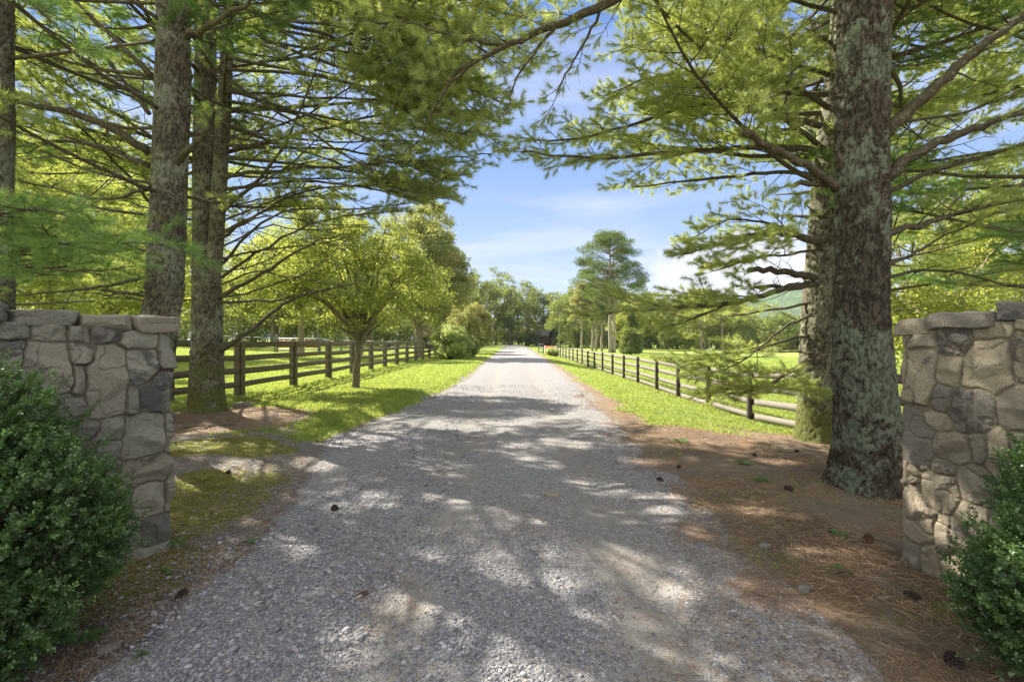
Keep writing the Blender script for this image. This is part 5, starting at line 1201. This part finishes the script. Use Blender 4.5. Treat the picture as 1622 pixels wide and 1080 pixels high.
# ------------------------------------------------------------------ loose stones, grass, needles on the ground
def wedge(rs, n, y0, y1, p=1.0, xr=1.14):
    """random ground points, thinning with distance"""
    u = rs.random(n); y = y0*(y1/y0)**u if p == 1 else (y0**(1-p)+u*(y1**(1-p)-y0**(1-p)))**(1/(1-p)); return rs.uniform(-xr, xr, n)*y, y
def gravel():
    rs = np.random.default_rng(91); x, y = wedge(rs, 300000, 1.75, 17, 1.0)
    n1 = fbm(x*.9, y*.9, 0, 61, 4); inr = np.minimum(x-road_l(y), road_r(y)-x)
    trk = np.exp(-((x+.72)/.33)**2)+np.exp(-((x-.85)/.33)**2); dens = sstep(-.15, .25, inr+(n1-.5)*.8)*(.16+.84*sstep(.42, .58, n1))*(1-.82*trk*sstep(.62, .45, n1))*(1+.5*np.exp(-((x+1.5)/.5)**2))
    dens = np.maximum(dens, .5*sstep(.9, .2, np.abs(inr)+(n1-.5)*.8)*(x < 0)*(y < 7.5))
    dens *= 1-.45*sstep(.5, 1.4, x)*(y < 9)
    k = rs.random(len(x)) < dens; x, y = x[k], y[k]; n = len(x)
    s = np.clip(rs.lognormal(-5.2, .42, n), .003, .024); s *= 1+.05*np.maximum(y-5, 0); s = np.where((fbm(x*.9, y*.9, 0, 61, 4)[()] > .55) & (x < -.2), s*1.3, s)
    ph = (1+5**.5)/2; ico = unit(np.array([(-1, ph, 0), (1, ph, 0), (-1, -ph, 0), (1, -ph, 0), (0, -1, ph), (0, 1, ph), (0, -1, -ph), (0, 1, -ph), (ph, 0, -1), (ph, 0, 1), (-ph, 0, -1), (-ph, 0, 1)]))
    tri = np.array([(0, 11, 5), (0, 5, 1), (0, 1, 7), (0, 7, 10), (0, 10, 11), (1, 5, 9), (5, 11, 4), (11, 10, 2), (10, 7, 6), (7, 1, 8), (3, 9, 4), (3, 4, 2), (3, 2, 6), (3, 6, 8), (3, 8, 9), (4, 9, 5), (2, 4, 11), (6, 2, 10), (8, 6, 7), (9, 8, 1)])
    V = ico[None]*rs.uniform(.55, 1.2, (n, 12, 1))*s[:, None, None]*np.stack([rs.uniform(.8, 1.4, n), rs.uniform(.7, 1.1, n), rs.uniform(.4, .75, n)], 1)[:, None, :]
    a = rs.uniform(0, 6.28, n); ca, sa = np.cos(a)[:, None], np.sin(a)[:, None]
    V = np.stack([V[..., 0]*ca-V[..., 1]*sa, V[..., 0]*sa+V[..., 1]*ca, V[..., 2]], -1)
    tl = rs.normal(0, .25, n)[:, None]; V[..., 2] += V[..., 0]*tl
    V += np.stack([x, y, ground(x, y)+.005+s*.22], 1)[:, None, :]
    Fq = (tri[None]+np.arange(n)[:, None, None]*12).reshape(-1, 3)
    m = NM('loose_stone'); r = m.attr('rnd'); c = m.ramp(r, [(0, (0.11, 0.115, 0.135)), (0.35, (0.20, 0.21, 0.24)), (0.75, (0.32, 0.33, 0.365)), (0.95, (0.48, 0.48, 0.50)), (1, (0.45, 0.36, 0.27))])
    nn = m.noise(160, 3, .6, m.coord('Object')); c = m.mix(m.math('MULTIPLY', nn, .5), c, (0.24, 0.22, 0.19))
    mt = m.done(m.bsdf(c, .85, None, .25))
    o = mesh('loose_gravel', V.reshape(-1, 3), Fq, mt, None, False, fattr={'rnd': np.repeat(rs.random(n), 20)})
    tag(o, 'loose grey crushed stone scattered over the drive', 'gravel', kind='stuff')
gravel()
def blades(name, x, y, nb, h, w_, mat, seed, lean=.45, z0=-.004):
    rs = np.random.default_rng(seed); k = np.repeat(np.arange(len(x)), nb); n = len(k)
    bx = x[k]+rs.normal(0, .5, n)*h[k]*.55; by = y[k]+rs.normal(0, .5, n)*h[k]*.55; bz = ground(bx, by)+z0
    a = rs.uniform(0, 6.28, n); ln = rs.uniform(.1, lean*1.6, n); hh = h[k]*rs.uniform(.6, 1.2, n); ww = w_[k]*.5
    ex, ey = np.cos(a), np.sin(a); p = np.stack([bx, by, bz], 1); sdv = np.stack([-ey, ex, 0*ex], 1)*ww[:, None]
    mid = p+np.stack([ex*ln*.35, ey*ln*.35, 0*ex+.62], 1)*hh[:, None]; tip = p+np.stack([ex*ln*1.1, ey*ln*1.1, 0*ex+.98-ln*.25], 1)*hh[:, None]
    V = np.stack([p-sdv, p+sdv, mid+sdv*.75, mid-sdv*.75, tip], 1).reshape(-1, 3); i = np.arange(n)*5
    Fq = np.concatenate([np.stack([i, i+1, i+2], 1), np.stack([i, i+2, i+3], 1), np.stack([i+3, i+2, i+4], 1)]); r = np.clip(rs.random(len(x))[k]*.35+rs.random(n)*.3+.75*(fbm(x*.9, y*.9, 0, 99, 4)[k]-.25), 0, 1)
    return mesh(name, V, Fq, mat, None, False, fattr={'rnd': np.concatenate([r, r, r])})
def grass():
    rs = np.random.default_rng(92); x, y = wedge(rs, 330000, 6.0, 70, 1.25)
    g, li, mo = ground_masks(x, y); far = sstep(8, 60, np.abs(x)); k = rs.random(len(x)) < g*(1-.4*far)*(np.minimum(x-road_l(y), road_r(y)-x) < -.05); x, y = x[k], y[k]
    h = (.035+.04*fbm(x*1.2, y*1.2, 0, 71, 3))*(1+.012*y); tall = (np.abs(x+7) < .35) | (np.abs(x-6.1) < .35); h = np.where(tall, h*1.9, h)
    o = blades('grass', x, y, 3, h, .004+.00085*y, M['grass'], 93); tag(o, 'short bright green grass of the verges and pastures', 'grass', kind='stuff')
    # thin grass, clover and seedlings in the needle carpet and round the moss
    x, y = wedge(rs, 30000, 2.6, 14, 1.2); g, li, mo = ground_masks(x, y); nn = fbm(x*1.7, y*1.7, 0, 75, 4)
    k = (rs.random(len(x)) < np.maximum(mo*.5, li*.6)*sstep(.52, .66, nn)) & (np.minimum(x-road_l(y), road_r(y)-x) < .1); x, y = x[k], y[k]
    o = blades('sparse_grass', x, y, 3, np.full(len(x), .035), np.full(len(x), .005), M['grass'], 94, .8); tag(o, 'sparse small grass sprouting through the needle litter and moss', 'grass', kind='stuff')
grass()
def litter():
    rs = np.random.default_rng(95); x, y = wedge(rs, 260000, 1.8, 13, 1.0); g, li, mo = ground_masks(x, y)
    nn = fbm(x*1.3, y*1.3, 0, 81, 4); inr = np.minimum(x-road_l(y), road_r(y)-x)
    pr = np.maximum(li*(1-g)*(.15+.85*sstep(.42, .56, nn)), .10*sstep(.55, .7, nn)+.15*(x > 0)*sstep(1.6, 0, inr))
    pr = np.maximum(pr, .25*(mo > .2)); pr = np.maximum(pr, .4*((x < 0) & (inr < .1) & (y < 7.6)))
    k = rs.random(len(x)) < pr; x, y = x[k], y[k]; n = len(x)
    a = fbm(x*2.2, y*2.2, 0, 85, 3)*9+rs.normal(0, .9, n); l = rs.uniform(.05, .11, n)*.5; w_ = .0010+.00022*y; z = ground(x, y)+.006+rs.random(n)*.012
    d = np.stack([np.cos(a), np.sin(a), rs.normal(0, .12, n)], 1)*l[:, None]; s = np.stack([-np.sin(a), np.cos(a), rs.normal(0, .3, n)], 1)*w_[:, None]
    P = np.stack([x, y, z], 1); V = np.stack([P-d-s, P-d+s, P+d+s*.4, P+d-s*.4], 1).reshape(-1, 3)
    o = mesh('needle_litter', V, np.arange(n*4).reshape(-1, 4), M['litter'], None, False, fattr={'rnd': rs.random(n)}); tag(o, 'fallen brown pine needles covering the ground under the pines', 'pine needles', kind='stuff')
litter()
def moss():
    rs = np.random.default_rng(96); x, y = wedge(rs, 90000, 2.4, 9, 1.0); g, li, mo = ground_masks(x, y); k = (rs.random(len(x)) < mo*1.1) & (x < 0); x, y = x[k], y[k]
    m = leaf_mat('moss_green', [(0, (0.10, 0.125, 0.02)), (.5, (0.22, 0.235, 0.035)), (1, (0.38, 0.36, 0.07))], (.3, .32, .04), .25, .05, patch=.4, pscale=5)
    o = blades('moss', x, y, 3, .010+.010*fbm(x*4, y*4, 0, 83, 3), np.full(len(x), .006), m, 97, .9, -.002); tag(o, 'low yellow green moss mats beside the left wall', 'moss', kind='stuff')
moss()

# pine cones, rocks, weeds
def cone_mesh():
    V = []; Fq = []; n = 0; L_ = .12
    for i in range(64):
        t = i/63; a = i*2.399; r = .024*math.sin(math.pi*(.12+.80*t))**.7; z = (t-.5)*L_; o_ = .016*math.sin(math.pi*(.15+.8*t))+.004
        c = np.array([math.cos(a)*r, math.sin(a)*r, z]); rd = np.array([math.cos(a), math.sin(a), .45]); tg = np.array([-math.sin(a), math.cos(a), 0])
        q = [c-tg*.004-rd*.006, c+tg*.004-rd*.006, c+tg*.008+rd*o_, c-tg*.008+rd*o_]; up = np.array([0, 0, .0022]); V += q+[v+up for v in q]
        Fq += [(n, n+3, n+2, n+1), (n+4, n+5, n+6, n+7), (n, n+1, n+5, n+4), (n+1, n+2, n+6, n+5), (n+2, n+3, n+7, n+6), (n+3, n, n+4, n+7)]; n += 8
    V = np.array(V); return np.stack([V[:, 2], V[:, 1], V[:, 0]], 1), np.array(Fq)
M['cone'] = plain('dark_cone_scales', (0.07, 0.05, 0.04), .8)
M['cone_brown'] = plain('brown_cone_scales', (0.20, 0.11, 0.06), .8)
V, Fq = cone_mesh(); proto = mesh('pine_cone', V, Fq, M['cone'])
def ground_at(px, py):
    Y_ = 1.6*F/(py-540)
    for _ in range(8): Y_ = (1.6-gz((px-811)/F*Y_, Y_))*F/(py-540)
    return (px-811)/F*Y_, Y_
cones = [(1045, 762, 'dark pine cone lying on the gravel near the right edge of the drive', 1), (1330, 752, 'dark pine cone at the foot of the big lichened trunk', 1), (530, 808, 'dark pine cone on the gravel on the left half of the drive', 1.1),
         (1250, 776, 'dark pine cone on the needle litter left of the big lichened trunk', 1.1), (1075, 741, 'pine cone on the gravel just beyond the one nearest the drive edge', .9), (1195, 722, 'pine cone on the needle litter toward the drive from the mossy pine', .9),
         (1262, 716, 'pine cone on the litter close to the mossy rough pine', .9), (1445, 948, 'dark pine cone on the litter in front of the corner of the tan wall', 1.0), (1376, 857, 'brown pine cone lying beside a weed left of the tan wall corner', 1.2),
         (1510, 1052, 'dark pine cone at the lower right corner beside the boxwood', 1.25), (288, 946, 'dark pine cone at the gravel edge below the left stone wall', 1.0), (362, 750, 'small dark cone on the yellow moss left of the drive', .9), (575, 945, 'small brown cone in the middle of the near gravel', .8)]
for i, (px, py, lab, s) in enumerate(cones):
    x, y = ground_at(px, py); o = proto if i == 0 else proto.copy()
    if i: col.objects.link(o)
    if i in (8, 12): o.data = o.data.copy(); o.data.materials[0] = M['cone_brown']
    o.location = (x, y, gz(x, y)+.019*s); o.rotation_euler = (random.uniform(0, 6), random.uniform(-.15, .15), random.uniform(0, 6)); o.scale = (s*.7,)*3; tag(o, lab, 'pine cone', 'pine cones fallen around the drive')
M['rock'] = stone_mat('field_rock', [(0, (0.28, 0.27, 0.26)), (1, (0.42, 0.36, 0.28))], (.2, .2, .2))
for i, (px, py, h, lab, sd_) in enumerate([(875, 786, (.09, .06, .03), 'flat tan stone lying in the middle of the drive', 1), (386, 645, (.20, .13, .08), 'rounded brown rock on the ground beside the mossy left pine', .9),
      (408, 938, (.035, .025, .02), 'pale grey stone at the left edge of the gravel below the moss', .2), (1275, 935, (.05, .03, .022), 'blue grey stone at the right edge of the gravel', .1), (172, 1030, (.05, .04, .02), 'flat grey stone under the edge of the large boxwood', .1),
      (1212, 868, (.045, .03, .025), 'grey stone where the gravel meets the needle litter', .2)]):
    x, y = ground_at(px, py); W, Fq = rough_box((0, 0, 0), h, random.uniform(0, 3), 400+i, .012 if h[0] > .08 else .006, 12, 3.2); nv = len(W)
    o = mesh('rock', W, Fq, M['rock'], None, True, vattr={'sid': np.full(nv, sd_), 'sid2': np.full(nv, .2), 'mort': np.zeros(nv)}); o.location = (x, y, gz(x, y)+h[2]*.45); tag(o, lab, 'rock')
def weed(px, py, kind, s, lab, seed):
    rs = np.random.default_rng(seed); x, y = ground_at(px, py); z = gz(x, y); root = thing('weed', lab, 'weed', (x, y, z)); V = []; Fq = []; RN = []; n = 0
    cnt = {'broad': 6, 'grass': 34, 'small': 14}[kind]
    for i in range(cnt):
        a = rs.uniform(0, 6.28); L_ = s*rs.uniform(.6, 1.1); w_ = L_*{'broad': .20, 'grass': .025, 'small': .17}[kind]; rise = {'broad': .55, 'grass': 1.3, 'small': .5}[kind]*rs.uniform(.5, 1.2)
        t = np.linspace(0, 1, 6); prof = {'broad': np.array([.08, .1, .75, 1, .7, .05]), 'grass': np.array([1, 1, .9, .8, .5, .05]), 'small': np.array([.1, .3, .9, 1, .7, .05])}[kind]*w_
        r = t*L_; zz = rise*L_*(t-.55*t*t*(1 if kind != 'grass' else .8)); ex, ey = math.cos(a), math.sin(a)
        c = np.stack([ex*r, ey*r, zz+.004], 1); sd = np.array([-ey, ex, 0])
        for k in range(6): V += [c[k]-sd*prof[k]+np.array([0, 0, prof[k]*.35]), c[k], c[k]+sd*prof[k]+np.array([0, 0, prof[k]*.35])]
        for k in range(5): b_ = n+k*3; Fq += [(b_, b_+1, b_+4, b_+3), (b_+1, b_+2, b_+5, b_+4)]; 
        RN += [rs.random()]*10; n += 18
    mesh('leaves', V, Fq, M['grass'] if kind == 'grass' else M['weed'], root, True, fattr={'rnd': RN})
for i, a in enumerate([(322, 762, 'grass', .16, 'tuft of light grass on the moss behind the left wall corner'), (345, 772, 'grass', .10, 'small grass tuft beside the larger one on the moss'), (400, 858, 'small', .10, 'low leafy weed where the left moss meets the gravel'),
                       (252, 858, 'broad', .13, 'upright broad leaf weed against the foot of the left wall'), (283, 862, 'broad', .14, 'broad leaf weed at the corner foot of the left wall'), (272, 905, 'broad', .11, 'pale broad leaf weed on the bare soil in front of the left wall'),
                       (128, 1020, 'broad', .19, 'long leaved weed under the edge of the large boxwood'), (216, 1040, 'broad', .08, 'small weed sprouting in the gravel near the large boxwood'), (1330, 850, 'broad', .13, 'broad leaf weed on the needle litter near the brown cone'),
                       (1333, 905, 'broad', .09, 'thin leafy weed on the litter left of the tan wall corner'), (1180, 735, 'small', .16, 'patch of green seedlings on the litter beyond the right drive edge'), (1205, 762, 'small', .13, 'lowest green seedling patch on the right litter'),
                       (1080, 700, 'small', .18, 'green seedling patch by the right edge of the drive in the shade'), (1075, 722, 'grass', .10, 'thin grass tuft on the shaded right drive edge')]):
    weed(a[0], a[1], a[2], a[3]*.8, a[4], 500+i)
def sapling(px, Y_, H, label, seed):
    rs = np.random.default_rng(seed); x = (px-811)/F*Y_; z = gz(x, Y_); root = thing('fallen_branch', label, 'branch', (x, Y_, z)); m = MB()
    m.tube([(0, 0, .03), (.25, .08, .05), (.5, .2, .035), (.75, .22, .04)], [.014, .012, .009, .004], 6); m.tube([(.3, .1, .045), (.42, .0, .07)], [.008, .003], 5); m.build('wood', M['branch'], root, True)
sapling(292, 7.9, .1, 'thin fallen branch on the brown needles beside the mossy left pine', 1)

# ------------------------------------------------------------------ air
def haze():
    x0, x1, y0, y1, z0, z1 = -2300, 2300, -410, 2600, -12, 240
    m = bpy.data.materials.new('haze'); m.use_nodes = True; t = m.node_tree
    for n in list(t.nodes): t.nodes.remove(n)
    o = t.nodes.new('ShaderNodeOutputMaterial'); v = t.nodes.new('ShaderNodeVolumePrincipled'); v.inputs['Color'].default_value = (.86, .93, 1, 1); v.inputs['Density'].default_value = .00012
    t.links.new(v.outputs[0], o.inputs['Volume'])
    b = MB(); b.box(((x0+x1)/2, (y0+y1)/2, (z0+z1)/2), ((x1-x0)/2, (y1-y0)/2, (z1-z0)/2)); tag(b.build('haze', m), kind='stuff')
haze()
